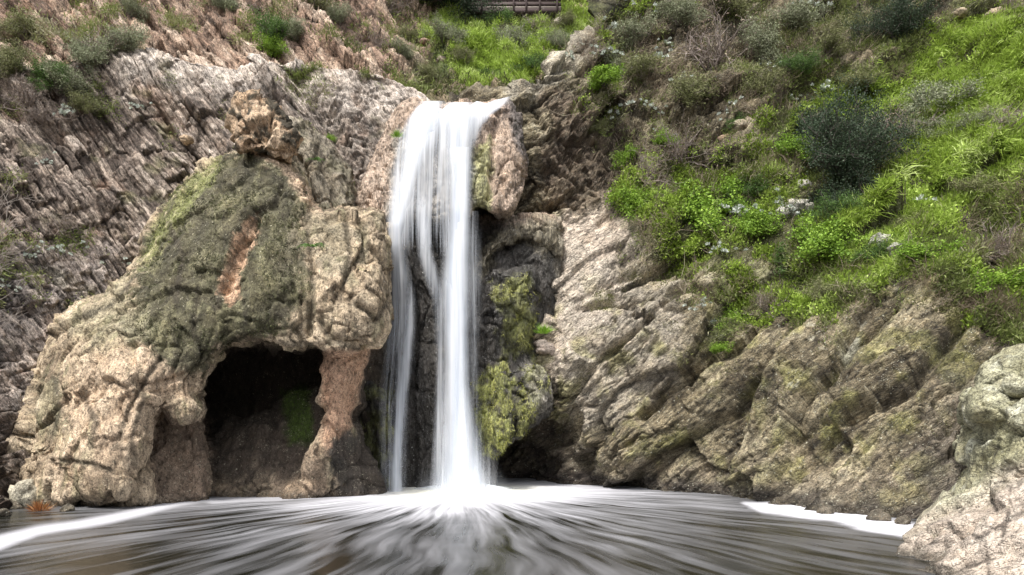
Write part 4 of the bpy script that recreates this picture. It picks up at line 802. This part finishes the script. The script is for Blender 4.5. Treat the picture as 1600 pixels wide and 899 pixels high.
PL = [
 ('dark', RC, 1312, 262, 2.55, 'large dark blue green bush in the middle of the green slope', 'dark1', .95), ('dark', RC, 1318, 318, 2.1, 'dark bush hanging just below the largest dark bush', '', .8), ('dark', RC, 1275, 200, 1.3, 'dark bush touching the upper left edge of the largest dark bush', '', .8),
 ('dark', RC, 1402, 62, 2.0, 'round dark bush near the top of the right slope below bare rock', '', .9), ('dry', RC, 1110, 105, 3.6, 'wide grey leafless bush high on the right cliff', '', .8), ('dry', RC, 1395, 215, 2.2, 'bare brown twigs beside the large dark bush', '', .7),
 ('dry', RC, 1010, 280, 1.7, 'tangle of bare twigs above the pale sloping slab', '', .9), ('dry', RC, 1060, 250, 1.8, 'tall bare twigs among herbs in the middle of the right cliff', '', 1.2), ('dry', RC, 1570, 215, 1.8, 'dry brown brush beside the bright grass at the right edge', '', .6),
 ('dry', RC, 1545, 190, 1.3, 'low dry brush between two grass banks on the right slope', '', .6), ('dry', RC, 1560, 395, 1.5, 'bare twigs in the dark hollow at the right edge', '', 1), ('dry', RC, 1195, 475, 1.1, 'bare twigs at the lower edge of the green slope', '', .9), ('dry', RC, 1585, 5, 1.8, 'dark dry brush at the top right corner', '', .7),
 ('sage', RC, 1460, 160, 2.4, 'pale grey green bush right of the large dark bush', '', .7), ('sage', RC, 1440, 195, 1.6, 'low grey green bush above a strip of bright grass', '', .6), ('sage', RC, 1520, 215, 1.6, 'grey green bush at the foot of the bright grass bank', '', .6),
 ('sage', RC, 1000, 60, 2.2, 'pale bush just right of the rocky ridge line', '', .8), ('sage', RC, 1060, 40, 2.0, 'second pale bush along the top right of the ridge', '', .8), ('sage', RC, 1180, 80, 2.2, 'grey green bush beside the leafless grey bush', '', .8), ('sage', RC, 1240, 50, 2.2, 'grey bush on the bare brown bank at the top', '', .8),
 ('sage', RC, 960, 90, 1.5, 'small grey bush at the crest of the rocky ridge', '', .8), ('olive', RC, 1130, 20, 2.2, 'olive shrub at the top edge above the leafless bush', '', .8), ('olive', RC, 1000, 120, 1.8, 'olive shrub in the shade below the ridge bushes', '', .8), ('olive', RC, 1075, 160, 2.0, 'olive shrub under the leafless grey bush', '', .7),
 ('olive', RC, 1190, 150, 1.9, 'olive shrub left of a pale rock ledge', '', .8), ('olive', RC, 1290, 90, 1.8, 'olive shrub between the bare bank and the green slope', '', .7), ('olive', RC, 1330, 40, 1.9, 'olive shrub left of the round dark bush', '', .7), ('olive', RC, 940, 200, 1.2, 'olive shrub clinging to the brown banded rock', '', .7),
 ('olive', RC, 1350, 130, 1.6, 'olive shrub between the two dark bushes', '', .7), ('olive', RC, 1420, 340, 1.5, 'olive shrub among herbs under the grey green bush', '', .6), ('olive', RC, 1540, 290, 1.6, 'olive shrub above the dark hollow at the right', '', .6), ('olive', RC, 1290, 470, 1.3, 'olive shrub hanging over the lower rock face', '', .7),
 ('green', RC, 1160, 190, 1.4, 'green shrub at the left end of the pale rock ledge', '', .7), ('green', RC, 1080, 320, 1.8, 'green shrub in the middle of the left herb patch', '', .6), ('green', RC, 1170, 300, 1.7, 'green shrub between the herb patch and white rocks', '', .6), ('green', RC, 1225, 400, 1.6, 'green shrub over the lower green slope', '', .6),
 ('green', RC, 1380, 400, 1.5, 'green shrub near the pale lichen rocks', '', .6), ('green', RC, 1250, 120, 1.6, 'green shrub above the largest dark bush', '', .7), ('green', RC, 1310, 350, 1.6, 'green shrub below the largest dark bush', '', .7),
 ('bright', RC, 1100, 335, 2.2, 'vivid yellow green herb patch on the left of the slope', '', .7), ('bright', RC, 990, 320, 1.4, 'bright herb hanging beside the pale slab', '', .9), ('bright', RC, 1160, 300, 1.8, 'bright leafy herb up the slope from the vivid patch', '', .7), ('bright', RC, 930, 160, 1.5, 'bright herb cushion alone on brown banded rock', '', .6),
 ('bright', RC, 1150, 485, 1.2, 'bright herb in the crack at the foot of the slope', '', .7), ('bright', RC, 1125, 545, .7, 'small bright herb in the diagonal crack', '', .7), ('bright', RC, 1245, 250, 1.6, 'bright herb left of the largest dark bush', '', .7), ('bright', RC, 1280, 400, 1.8, 'bright herb in the middle of the lower slope', '', .7),
 ('bright', RC, 1440, 410, 1.5, 'bright herb cushion over the lichen rocks', '', .6), ('bright', RC, 1560, 440, 1.5, 'bright herb bank at the right above the shore boulder', '', .6), ('bright', RC, 985, 245, 1.1, 'bright herb above the bare twigs on the left', '', .7), ('bright', RC, 1040, 225, 1.0, 'small bright herb beside tall bare twigs', '', .7), ('bright', RC, 1180, 365, 1.5, 'bright herb between the vivid patch and the lower slope', '', .7),
 ('sage', LC, 95, 140, 1.9, 'grey green bush at the left end of the cliff crest', '', .8), ('green', LC, 70, 125, 1.5, 'brighter green shrub beside the left crest bush', '', .8), ('dry', LC, 45, 160, 1.6, 'dark dry bush below the left crest bushes', '', .8), ('sage', LC, 140, 95, 1.7, 'round grey green bush on the crest left of the banded rock', '', .7),
 ('sage', LC, 195, 76, 1.8, 'grey green bush on top of the pale banded crest', '', .7), ('dry', LC, 165, 74, 1.6, 'grey leafless bush behind the crest bushes', '', .8), ('dry', LC, 100, 355, 1.2, 'small bare bush low on the banded cliff', '', .8), ('dry', LC, 430, 165, 1.2, 'bare rusty bush behind the perched rock', '', .9), ('olive', LC, 130, 175, 1.4, 'olive shrub on the banded cliff under the crest', '', .7), ('bright', LC, 515, 205, .5, 'tiny yellow green herb on the grey rock above the fin', '', .8),
 ('olive', LC, 20, 110, 1.7, 'olive shrub at the far left of the crest', '', .8), ('dry', LC, 70, 185, 1.3, 'second dry bush under the left crest', '', .8),
 ('green', HS, 435, 70, 2.2, 'green shrub on the red slope behind the crest', '', .8), ('bright', HS, 420, 82, 1.3, 'bright herb at the foot of the red slope shrub', '', .8), ('sage', HS, 465, 60, 1.7, 'grey bush right of the green shrub on the red slope', '', .8), ('sage', HS, 345, 10, 2.0, 'grey green bush at the top of the red slope', '', .8),
 ('sage', HS, 200, 15, 1.6, 'small grey bush high on the red slope at left', '', .8), ('olive', HS, 485, 10, 2.2, 'olive bush at the top above the red slope', '', .8), ('sage', HS, 530, 30, 1.6, 'grey bush on the upper part of the red slope', '', .8), ('dry', HS, 590, 75, 1.4, 'dry bush at the right end of the red slope', '', .8), ('olive', HS, 30, 50, 1.8, 'olive bush above the left crest', '', .8), ('dry', HS, 390, 15, 1.3, 'dry grey bush near the top of the red slope', '', .8),
 ('dark', HS, 690, 12, 4.2, 'dark leafy bush at the top left of the gully', '', .6), ('dark', HS, 650, 8, 3.4, 'dark bush at the left of the gully top', '', .6), ('dry', HS, 735, 8, 3.6, 'leafless dark bush beside the footbridge', '', .7), ('dry', HS, 610, 10, 2.8, 'leafless bush left of the dark gully bushes', '', .7), ('sage', HS, 695, 85, 2.2, 'grey bush at the left edge of the green gully', '', .8), ('green', HS, 795, 45, 2.4, 'green shrub high in the gully under the footbridge', '', .8),
 ('dry', HS, 840, 50, 2.2, 'brown dry bush in the upper gully', '', .7), ('sage', HS, 800, 80, 2.6, 'round grey bush in the middle of the gully', '', .8), ('dry', HS, 750, 62, 1.5, 'small dry bush in the middle of the gully grass', '', .7), ('sage', HS, 870, 85, 2.0, 'grey bush at the right edge of the gully grass', '', .8), ('green', HS, 825, 122, 1.8, 'green shrub just above the stream lip', '', .7),
 ('olive', HS, 720, 105, 1.6, 'olive shrub at the lower left of the gully', '', .8), ('olive', HS, 670, 115, 1.5, 'olive shrub right of the pale crest', '', .8), ('green', HS, 770, 130, 1.4, 'green shrub at the head of the waterfall', '', .8), ('dry', HS, 700, 130, 1.3, 'dry bush behind the top of the waterfall', '', .8), ('green', HS, 840, 100, 1.4, 'small green shrub low in the gully', '', .8), ('olive', HS, 890, 60, 1.7, 'olive shrub beside scattered stones near the ridge', '', .8), ('olive', HS, 640, 60, 1.8, 'olive shrub where the red slope meets the gully', '', .8), ('sage', HS, 625, 95, 1.5, 'grey bush above the pale crest', '', .8),
]
for k_, sh, x, y, sz, lb, _, sq in PL: plant(k_, sh, x, y, sz * (.72 if sh == HS and x > 620 and y > 20 else .8 if k_ in ('olive', 'sage', 'green') else 1), lb, 'bushes and herbs on the slopes', sq)
n = 0; tries = 0
ANCH_R = [(1310, 235, 'the largest dark bush'), (1402, 62, 'the round dark bush at the top'), (1110, 105, 'the wide leafless bush'), (1165, 188, 'the flat tan ledge stone'), (1238, 322, 'the pale stone under the dark bush'), (1100, 335, 'the vivid yellow green herb patch'), (930, 160, 'the lone herb on banded rock'),
          (1130, 485, 'the herb at the foot of the slope'), (1030, 265, 'the bare twig tangle'), (900, 70, 'the rocky ridge line'), (1000, 60, 'the pale ridge bush'), (1390, 385, 'the lichen stones'), (1240, 50, 'the grey bush on the bare bank')]
ANCH_L = [(75, 385, 'the bare bush low on the cliff'), (60, 210, 'the dark dry crest bush'), (195, 76, 'the crest bush on banded rock'), (130, 470, 'the shoulder of the mound'), (20, 440, 'the leafless sapling')]
_used = set()
def where(what, x, y, anch):
    for a in sorted(anch, key=lambda a: math.hypot(a[0] - x, a[1] - y)):
        dx, dy = x - a[0], y - a[1]; v = 'above' if dy < -12 else 'below' if dy > 12 else ''; h_ = 'left' if dx < -12 else 'right' if dx > 12 else ''
        rel = f'{v} and {h_} of' if v and h_ else v or (f'just {h_} of' if h_ else 'touching'); t_ = f'{what} {rel} {a[2]}'
        if t_ not in _used: _used.add(t_); return t_
    return what
WR = [(935, 80), (890, 95), (1000, 10), (1045, 60), (950, 40), (985, 105), (1195, 95), (1200, 110), (1030, 90), (1020, 170), (1040, 200), (1130, 175), (1250, 275), (1235, 320), (1150, 330), (1350, 20), (1290, 130), (1380, 370), (1110, 495), (1095, 480), (1420, 300), (1175, 345), (1270, 15), (960, 170), (1100, 150), (1060, 130), (1235, 140), (1210, 300), (1145, 395), (1225, 330)]
for x, y in WR: plant('white', RC, x, y, random.uniform(.55, .95), where('white succulent clump', x, y, ANCH_R), 'white succulents on the right slope')
for x, y in [(75, 385), (105, 380), (40, 400), (20, 440), (175, 405), (70, 250), (215, 170), (100, 175), (130, 100)]: plant('white', LC, x, y, random.uniform(.4, .7), where('small white plant', x, y, ANCH_L), 'white plants on the left cliff')
def hit(px, py, yg):
    """point on the mound under a photo position"""
    return np.array(at(px, py, yg))
plant('fern', None, 0, 0, .75, 'small green fern growing on the front of the mound', loc=hit(488, 388, 18.72)); plant('fern', None, 0, 0, .55, 'fern tuft in the gap beside the grey fin', loc=hit(493, 252, 21.9))
plant('rust', None, 0, 0, .6, 'rusty dry grass tuft at the foot of the mound by the water', loc=hit(62, 800, 16.9))
plant('grass', None, 0, 0, .7, 'yellow green grass tuft on the wet rock right of the falls', loc=hit(850, 522, 22.9)); plant('grass', None, 0, 0, .5, 'grass tuft on the pink rock left of the falls', loc=hit(620, 215, 23.0))

# ------------------------------------------------------------------ ground cover nobody could count
def cover(name, sh, n, box, maskf, cols, L, Wd, per, up, down, rad, seed, label=None, colf=None):
    g = np.random.default_rng(seed); x = g.uniform(box[0], box[2], n * 6); y = g.uniform(box[1], box[3], n * 6); P_, N_ = surf(sh, x, y)
    m = maskf(P_, x, y) > g.uniform(0, 1, len(x)); P_, N_ = P_[m][:n], N_[m][:n]; k = len(P_)
    q = np.repeat(np.arange(k), per); nn_ = len(q); B = P_[q] + g.normal(size=(nn_, 3)) * rad - N_[q] * .02
    big = np.repeat(np.exp(.35 * g.normal(size=k)), per)
    D = unit(N_[q] * .8 + np.array([0, 0, up]) + g.normal(size=(nn_, 3)) * .55 + np.array([0, -.3, -down]))
    t_ = .5 + 1.1 * fbm(P_, .55, 4, seed + 40)[q] + .35 * fbm(P_, 2.5, 2, seed + 41)[q] + g.uniform(-.25, .25, nn_)
    c = pick(t_, cols) * (1 + g.uniform(-.2, .2, nn_))[:, None]
    v, f, cc = leaves(B, D, L * big * g.uniform(.6, 1.3, nn_), Wd, c, .18)
    return tag(mesh(name, v, f, M_leaf, col=cc, smooth=False), kind='stuff')
GR = [(.10, .13, .02), (.20, .28, .04), (.34, .46, .08), (.47, .60, .15), (.60, .68, .30)]
def top_right(P_, x, y): return blob(P_, x, y, [(1280, 110), (1420, 90), (1520, 0), (1640, -60), (1700, 420), (1600, 320), (1480, 300), (1400, 430), (1240, 500), (1230, 440), (1380, 300), (1420, 200), (1250, 190), (1200, 300)], 10, 20, 33)
cover('slope_grass', RC, 17000, (930, -60, 1700, 560), lambda P_, x, y: greenm(P_, x, y) * top_right(P_, x, y) * sstep(-.22, -.05, fbm(P_, .8, 4, 89)), GR, .22, .012, 11, .3, .55, .05, 1)
cover('slope_herbs', RC, 16000, (860, -60, 1700, 560), lambda P_, x, y: greenm(P_, x, y) * sstep(-.02, .14, fbm(P_, .9, 4, 99)), GR[:4], .085, .028, 12, .5, .1, .09, 2)
DULL = [(.06, .055, .03), (.11, .12, .05), (.17, .22, .06), (.27, .30, .11), (.40, .38, .26)]
UP = [(880, 90), (960, -60), (1700, -60), (1700, 540), (1540, 500), (1380, 440), (1290, 510), (1130, 520), (980, 370), (960, 280), (900, 180)]
cover('slope_undergrowth', RC, 15000, (860, -60, 1700, 560), lambda P_, x, y: blob(P_, x, y, UP, 20, 30, 34) * sstep(-.12, .2, fbm(P_, .9, 4, 98)) * (.22 + .78 * sstep(1100, 1300, x)) * (1 - .85 * greenm(P_, x, y) * top_right(P_, x, y)), DULL, .13, .014, 11, .35, .15, .1, 3)
GG = [(650, 45), (720, 30), (760, 45), (800, 60), (840, 20), (850, -20), (960, -40), (930, 50), (880, 90), (800, 145), (740, 130), (700, 90)]
cover('slope_dead_grass', RC, 2600, (860, -60, 1700, 560), lambda P_, x, y: blob(P_, x, y, UP, 20, 30, 34) * sstep(.0, .2, fbm(P_, .9, 4, 88)) * (1 - .9 * greenm(P_, x, y) * top_right(P_, x, y)), PAL['dry'] + [(.5, .44, .34)], .42, .006, 7, .4, .1, .1, 9)
cover('gully_grass', HS, 17000, (630, -40, 960, 160), lambda P_, x, y: blob(P_, x, y, GG, 10, 18, 35) * sstep(-.2, .1, fbm(P_, .7, 4, 96)), GR, .2, .016, 10, .5, .25, .1, 4)
cover('gully_undergrowth', HS, 2500, (600, -60, 960, 165), lambda P_, x, y: sstep(-.2, .1, fbm(P_, .5, 3, 95)), DULL, .2, .025, 9, .4, .15, .16, 5)
cover('cliff_moss', LC, 2500, (-100, 70, 600, 520), lambda P_, x, y: sstep(.12, .3, fbm(P_, .6, 4, 94)), DULL[1:], .1, .014, 9, .3, .2, .09, 6)
cover('red_slope_scrub', HS, 2600, (-100, -60, 620, 110), lambda P_, x, y: sstep(.1, .3, fbm(P_, .5, 4, 93)), DULL[1:], .16, .018, 10, .4, .1, .13, 7)
cover('rock_face_moss', RC, 4000, (900, 380, 1600, 700), lambda P_, x, y: sstep(.15, .35, fbm(P_, .9, 4, 92)) * sstep(700, 500, y), [(.08, .08, .03), (.15, .15, .06), (.22, .22, .10)], .06, .012, 9, .3, .2, .06, 8)

def moss_on(body, o, n, maskf, cols, L, Wd, per, seed, up=.0, down=.5, name='moss'):
    g = np.random.default_rng(seed); V, N, x, y = BD[body]; i = g.integers(0, len(V), n * 12); m = (maskf(V[i], x[i], y[i]) > g.uniform(0, 1, len(i))) & (N[i, 1] < .3); i = i[m][:n]; q = np.repeat(i, per); nn_ = len(q)
    B = V[q] + g.normal(size=(nn_, 3)) * .035 - N[q] * .01; D = unit(N[q] * .7 + g.normal(size=(nn_, 3)) * .6 + np.array([0, 0, up - down]))
    c = pick(.5 + 1.2 * fbm(V[q], 1.2, 4, seed) + g.uniform(-.3, .3, nn_), cols); v, f, cc = leaves(B, D, L * g.uniform(.5, 1.3, nn_), Wd, c, .1)
    return tag(mesh(name, v, f, M_leaf, col=cc, smooth=False, parent=o), kind='stuff')
moss_on('travertine_mound', mound, 5200, lambda P_, x, y: blob(P_, x, y, DOME, 10, 26, 51, 1.3) * sstep(-.05, .2, fbm(P_, 1.1, 4, 84)) * (1 - blob(P_, x, y, SCAR, 3, 4, 54, 2)), [(.025, .028, .015), (.05, .055, .027), (.085, .09, .042), (.16, .165, .08)], .05, .012, 7, 61)
moss_on('travertine_mound', mound, 1300, lambda P_, x, y: blob(P_, x, y, [(270, 300), (350, 240), (330, 280), (240, 400), (215, 420)], 10, 14, 53, 1.5), [(.12, .13, .04), (.22, .25, .08), (.34, .36, .14)], .05, .012, 8, 62)
moss_on('falls_rock', falls_rock, 2200, lambda P_, x, y: np.maximum(np.maximum(blob(P_, x, y, [(742, 600), (790, 560), (800, 690), (765, 720), (745, 700)], 7, 10, 73, 2), .9 * blob(P_, x, y, [(795, 600), (850, 550), (860, 600), (815, 690)], 7, 10, 74, 2)), .7 * blob(P_, x, y, [(770, 440), (830, 430), (845, 540), (790, 560)], 7, 10, 75, 2)) * sstep(-.1, .2, fbm(P_, 2.2, 4, 117)), [(.10, .11, .03), (.28, .29, .07), (.46, .46, .15), (.58, .56, .28)], .09, .01, 8, 63, down=.9)

# ------------------------------------------------------------------ bare sapling at the left edge
def sapling():
    r = empty('bare_sapling', surf(LC, -45, 600)[0][0]); tr, d = wander((0, 0, -.3), (.05, 0, 1), 4.6, 14, .09, .1); ms = tubes([(tr, .03, .008)], 6); mesh('trunk', *ms, M_bark, parent=r)
    for i in range(4, 15):
        for k in range(2):
            a = rng.uniform(-1.2, 1.2); p, dd = wander(tr[i], (math.cos(a), math.sin(a) * .6, .55), rng.uniform(.8, 1.7), 7, .16, .06); sg = [(p, .009, .003)]
            for q in range(6):
                b0 = p[rng.integers(1, 7)]; sg.append((wander(b0, unit(dd + rng.normal(size=3) * .6), rng.uniform(.25, .7), 5, .2)[0], .006, .002))
            mesh('branch', *tubes(sg, 4), M_pale, parent=r)
    return tag(r, 'pale leafless sapling reaching in at the left edge of the cliff', 'tree')
def simple(name, c, rough=.8, var=.35, sc=6):
    t = NT(name); tc = t.n('ShaderNodeTexCoord').outputs['Object']; b = t.n('ShaderNodeBsdfPrincipled')
    t.l(t.mix(t.noise(tc, sc, 5), tuple(q * (1 - var) for q in c), tuple(q * (1 + var) for q in c)), b.inputs['Base Color']); b.inputs['Roughness'].default_value = rough; t.l(b.outputs[0], t.out.inputs[0]); return t.m
M_pale = simple('pale_twig', (.30, .26, .23)); M_wood = simple('weathered_dark_wood', (.05, .032, .03)); M_deck = simple('grey_deck_wood', (.2, .17, .15))
sapling()
# ------------------------------------------------------------------ wooden footbridge at the top of the gully
fbz = at(792, 12, 38.5); br = empty('wooden_footbridge', fbz); tag(br, 'dark wooden footbridge crossing high above the gully', 'footbridge')
def bx(name, c, s_, mat, parent):
    x, y, z = (q / 2 for q in s_); V = [(c[0] + i * x, c[1] + j * y, c[2] + k * z) for i in (-1, 1) for j in (-1, 1) for k in (-1, 1)]
    return mesh(name, V, [(0, 1, 3, 2), (4, 6, 7, 5), (0, 4, 5, 1), (2, 3, 7, 6), (0, 2, 6, 4), (1, 5, 7, 3)], mat, smooth=False, parent=parent)
bx('deck', (0, .6, -.02), (5.6, 1.3, .10), M_deck, br); bx('beam', (0, .0, -.2), (5.6, .14, .26), M_wood, br); bx('beam', (0, 1.2, -.2), (5.6, .14, .26), M_wood, br)
for k in range(4):
    z = .17 + k * .24; bx('rail_board', (0, .02, z), (5.6, .05, .17), M_wood, br); bx('rail_board', (0, 1.2, z), (5.6, .05, .17), M_wood, br)
for x in (-2.6, -1.3, .35, 1.0, 1.7, 2.6): bx('post', (x, -.06, .25), (.1, .1, 1.7), M_wood, br); bx('post', (x, 1.28, .25), (.1, .1, 1.7), M_wood, br)
# ------------------------------------------------------------------ loose stones
def stone(x, y, sh, size, label, colr, loc=None, sq=.6):
    n = 26; u_, v_ = np.meshgrid(np.linspace(0, math.pi, n), np.linspace(0, 2 * math.pi, n * 2), indexing='ij'); S = np.stack([np.sin(u_) * np.cos(v_), np.sin(u_) * np.sin(v_), np.cos(u_)], -1).reshape(-1, 3)
    sd_ = random.randint(0, 9999) * 1.7; f1_, f2_, a, t_ = worley(S * 1.1 + sd_, 3); rr_ = 1 + .22 * (a - .5) + .35 * t_ + .12 * fbm(S + sd_, 2.2, 4, 7)
    V = S * rr_[:, None] * np.array([1, .8, sq]) * size / 2; p = loc if loc is not None else surf(sh, x, y)[0][0]
    v = .5 + fbm(V + sd_, 3, 4, 11); c = pick(v, [tuple(q * .55 for q in colr), colr, tuple(min(.8, q * 1.3) for q in colr)])
    o = mesh('stone', V, gridq(n, n * 2), M_near, col=c, attrs={'wet': np.zeros(len(V))}); o.location = p; o.rotation_euler = (random.uniform(-.3, .3), random.uniform(-.4, .4), random.uniform(0, 6)); return tag(o, label, 'stone', 'loose stones on the slopes')
ST = [(1238, 322, RC, 1.0, 'pale white stone below the left side of the large dark bush', (.5, .48, .42)), (1222, 335, RC, .6, 'smaller white stone next to the pale stone under the dark bush', (.5, .48, .42)), (1165, 188, RC, 1.1, 'flat tan ledge stone in the middle of the right cliff', (.42, .36, .27)), (1140, 200, RC, .8, 'brown stone left of the flat ledge stone', (.34, .24, .17)),
      (1255, 285, RC, .5, 'small pale stone beside the large dark bush', (.5, .48, .42)), (1385, 375, RC, .9, 'grey lichen stone on the lower green slope', (.4, .4, .34)), (1400, 395, RC, .7, 'second lichen stone on the lower green slope', (.4, .4, .34)), (1560, 12, RC, .8, 'tan flat stone high at the top right bank', (.4, .33, .23)), (1500, 22, RC, .6, 'tan stone left of the flat stone at the top right', (.4, .33, .23)),
      (875, 48, HS, .8, 'pale stone beside the ridge above the gully', (.5, .44, .37)), (895, 38, HS, .7, 'uppermost pale stone beside the ridge', (.5, .44, .37)), (868, 60, HS, .6, 'small pale stone nearest the gully grass', (.5, .44, .37)), (905, 52, HS, .7, 'pale stone tucked against the ridge line', (.5, .44, .37)),
      (292, 222, LC, .5, 'rounded pale orange stone on the banded cliff left of the perched rock', (.5, .37, .25)), (860, 545, RC, .7, 'pale pink stone wedged beside the mossy rock', (.5, .42, .36)), (690, 98, HS, .5, 'small stone on the earth left of the gully', (.4, .32, .27)), (662, 80, HS, .5, 'small reddish stone beside the gully grass', (.42, .28, .22))]
for a_ in ST: stone(*a_)
stone(0, 0, None, .8, 'pale stone standing at the foot of the mound by the left bank', (.5, .46, .36), loc=at(40, 775, 17.9), sq=1.0)

for x, y, yy, sz in [(1290, 801, 16.4, .45), (1375, 812, 15.2, .5), (1410, 818, 14.7, .3), (20, 792, 17.5, .5), (105, 797, 16.8, .3), (5, 806, 15.9, .35)]:
    wx = (x - 800) / F * yy
    stone(0, 0, None, sz, where('dark wet stone', x, y, [(1000, 768, 'the brown cliff foot at the waterline'), (1150, 783, 'the bright foam band end'), (1390, 815, 'the shore outcrop at the waterline'), (62, 800, 'the rusty dry grass tuft')]), (.14, .12, .09), loc=(wx, yy, .03), sq=.7)
